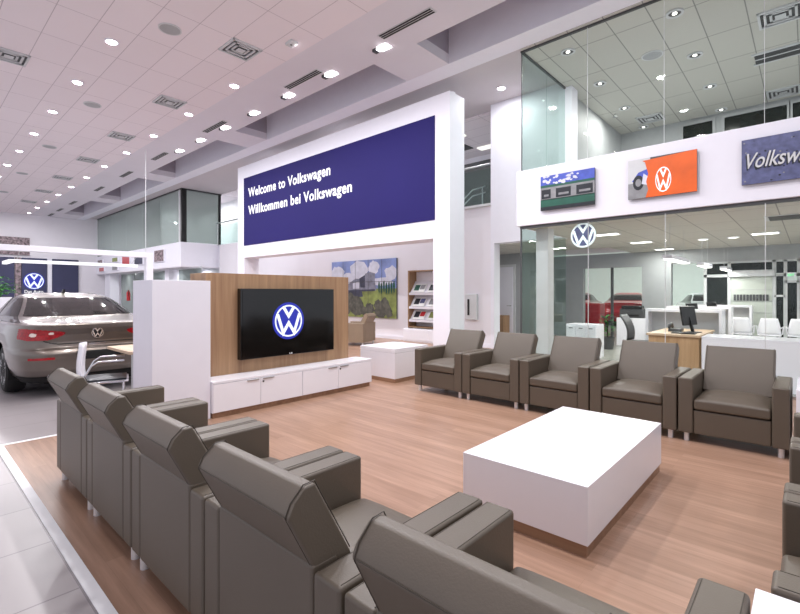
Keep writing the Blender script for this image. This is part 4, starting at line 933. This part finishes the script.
lf.build('leaves', None, t, fix=False); MB(M['soil']).cyl((-3.76, 11.9, .2), (-3.76, 11.9, .7), .015).build('stem', None, t)
t = thing('tool_chest', 'tall red tool chest left in the service bay opening', 'tool chest', (-5.3, 15.9, 0)); bx(-5.75, -5.2, 15.7, 16.2, .08, 1.05).build('body', M['red'], t, bevel=.02)
for k in range(4): bx(-5.72, -5.23, 15.68, 15.7, .15+.22*k, .34+.22*k).build('drawer', M['paintr'], t, bevel=.005)
for x in (-5.68, -5.27): MB(M['black']).cyl((x, 15.75, .04), (x, 15.8, .04), .04).build('castor', None, t)

# ------------------------------------------------------------------ light
def area(x, y, z, size, power, col=(.99, .98, 1), rot=(0, 0, 0), sy=None, spread=PI):
    l = bpy.data.lights.new('lamp', 'AREA'); l.energy = power; l.color = col; l.size = size; l.shape = 'RECTANGLE' if sy else 'DISK'
    if sy: l.size_y = sy
    l.spread = spread
    o = bpy.data.objects.new('lamp_or_fill_light', l); C.objects.link(o); o.location = (x, y, z); o.rotation_euler = rot; return o
for k in range(0, 10):
    for y in (2.6, 4.98): area(-9.46-2.37*k, y, 5.985, .17, 58)
for k in (1, 2, 3):
    for y in (2.6, 4.98): area(-9.46+2.37*k, y, 5.985, .17, 66)
for k in (1, 2, 3): area(-9.46+2.37*k, .2, 5.985, .17, 26)  # fill lamps without fixtures, added to lift the near-left floor
for k in (4, 5): area(-9.46+2.37*k, 2.6, 5.985, .17, 60)
for k in range(0, 7): area(-6.0-1.53*k+.12, 6.085, 5.982, .16, 22)
area(-5.3, 9.35, 6.118, .2, 25)
for x in (-10, -14): area(x, 9.3, 6.0, .5, 90)
for x, y in ((-3.14, 9.9), (-3.02, 12.0), (-3.01, 14.3), (-.68, 11.9), (1.2, 9.4), (1.2, 12.4)): area(x, y, 2.607, .4, 30, (1, .99, .95), sy=.2)  # last two are added lamps, out of view and without a fixture
for x, y0, y1 in ((-1.83, 8.9, 10.5), (-1.74, 11.5, 12.6), (-1.60, 13.7, 14.8)): area(x, (y0+y1)/2, 1.975, .1, 16, (1, .99, .96), sy=y1-y0-.1)
for x, y in ((-1.64, 10.26), (-3.4, 12.03), (-1.64, 12.03), (-3.4, 8.5), (.5, 10), (.5, 12.5)): area(x, y, 5.95, .2, 44, (1, .98, .94))
area(-8, 18.5, 3.55, 1.5, 120, (.95, 1, .97), sy=1.5); area(-5, 22.5, 3.55, 1.5, 120, (.95, 1, .97), sy=1.5)
for x in (-22.5, -25, -28.5, -31): area(x, 10.2, 6.1, .4, 90)  # unseen lamps added behind the mezzanine glass to brighten it
for x in (-31, -28, -25.5, -22.5): area(x, 9.9, 2.55, .3, 22)  # unseen lamps added to lighten the area under the mezzanine
for x in (-30.5, -27): area(x, 8.9, 2.55, .2, 8)
area(-9, 12.0, 6.05, .5, 14); area(-6, 11.6, 2.6, .4, 12)
w = bpy.data.worlds.new('world'); bpy.context.scene.world = w; w.use_nodes = True
w.node_tree.nodes['Background'].inputs[0].default_value = (.90, .90, 1.0, 1); w.node_tree.nodes['Background'].inputs[1].default_value = .88
vs = bpy.context.scene.view_settings
vs.view_transform = 'Standard'; vs.look = 'None'; vs.exposure = 0; vs.gamma = 1
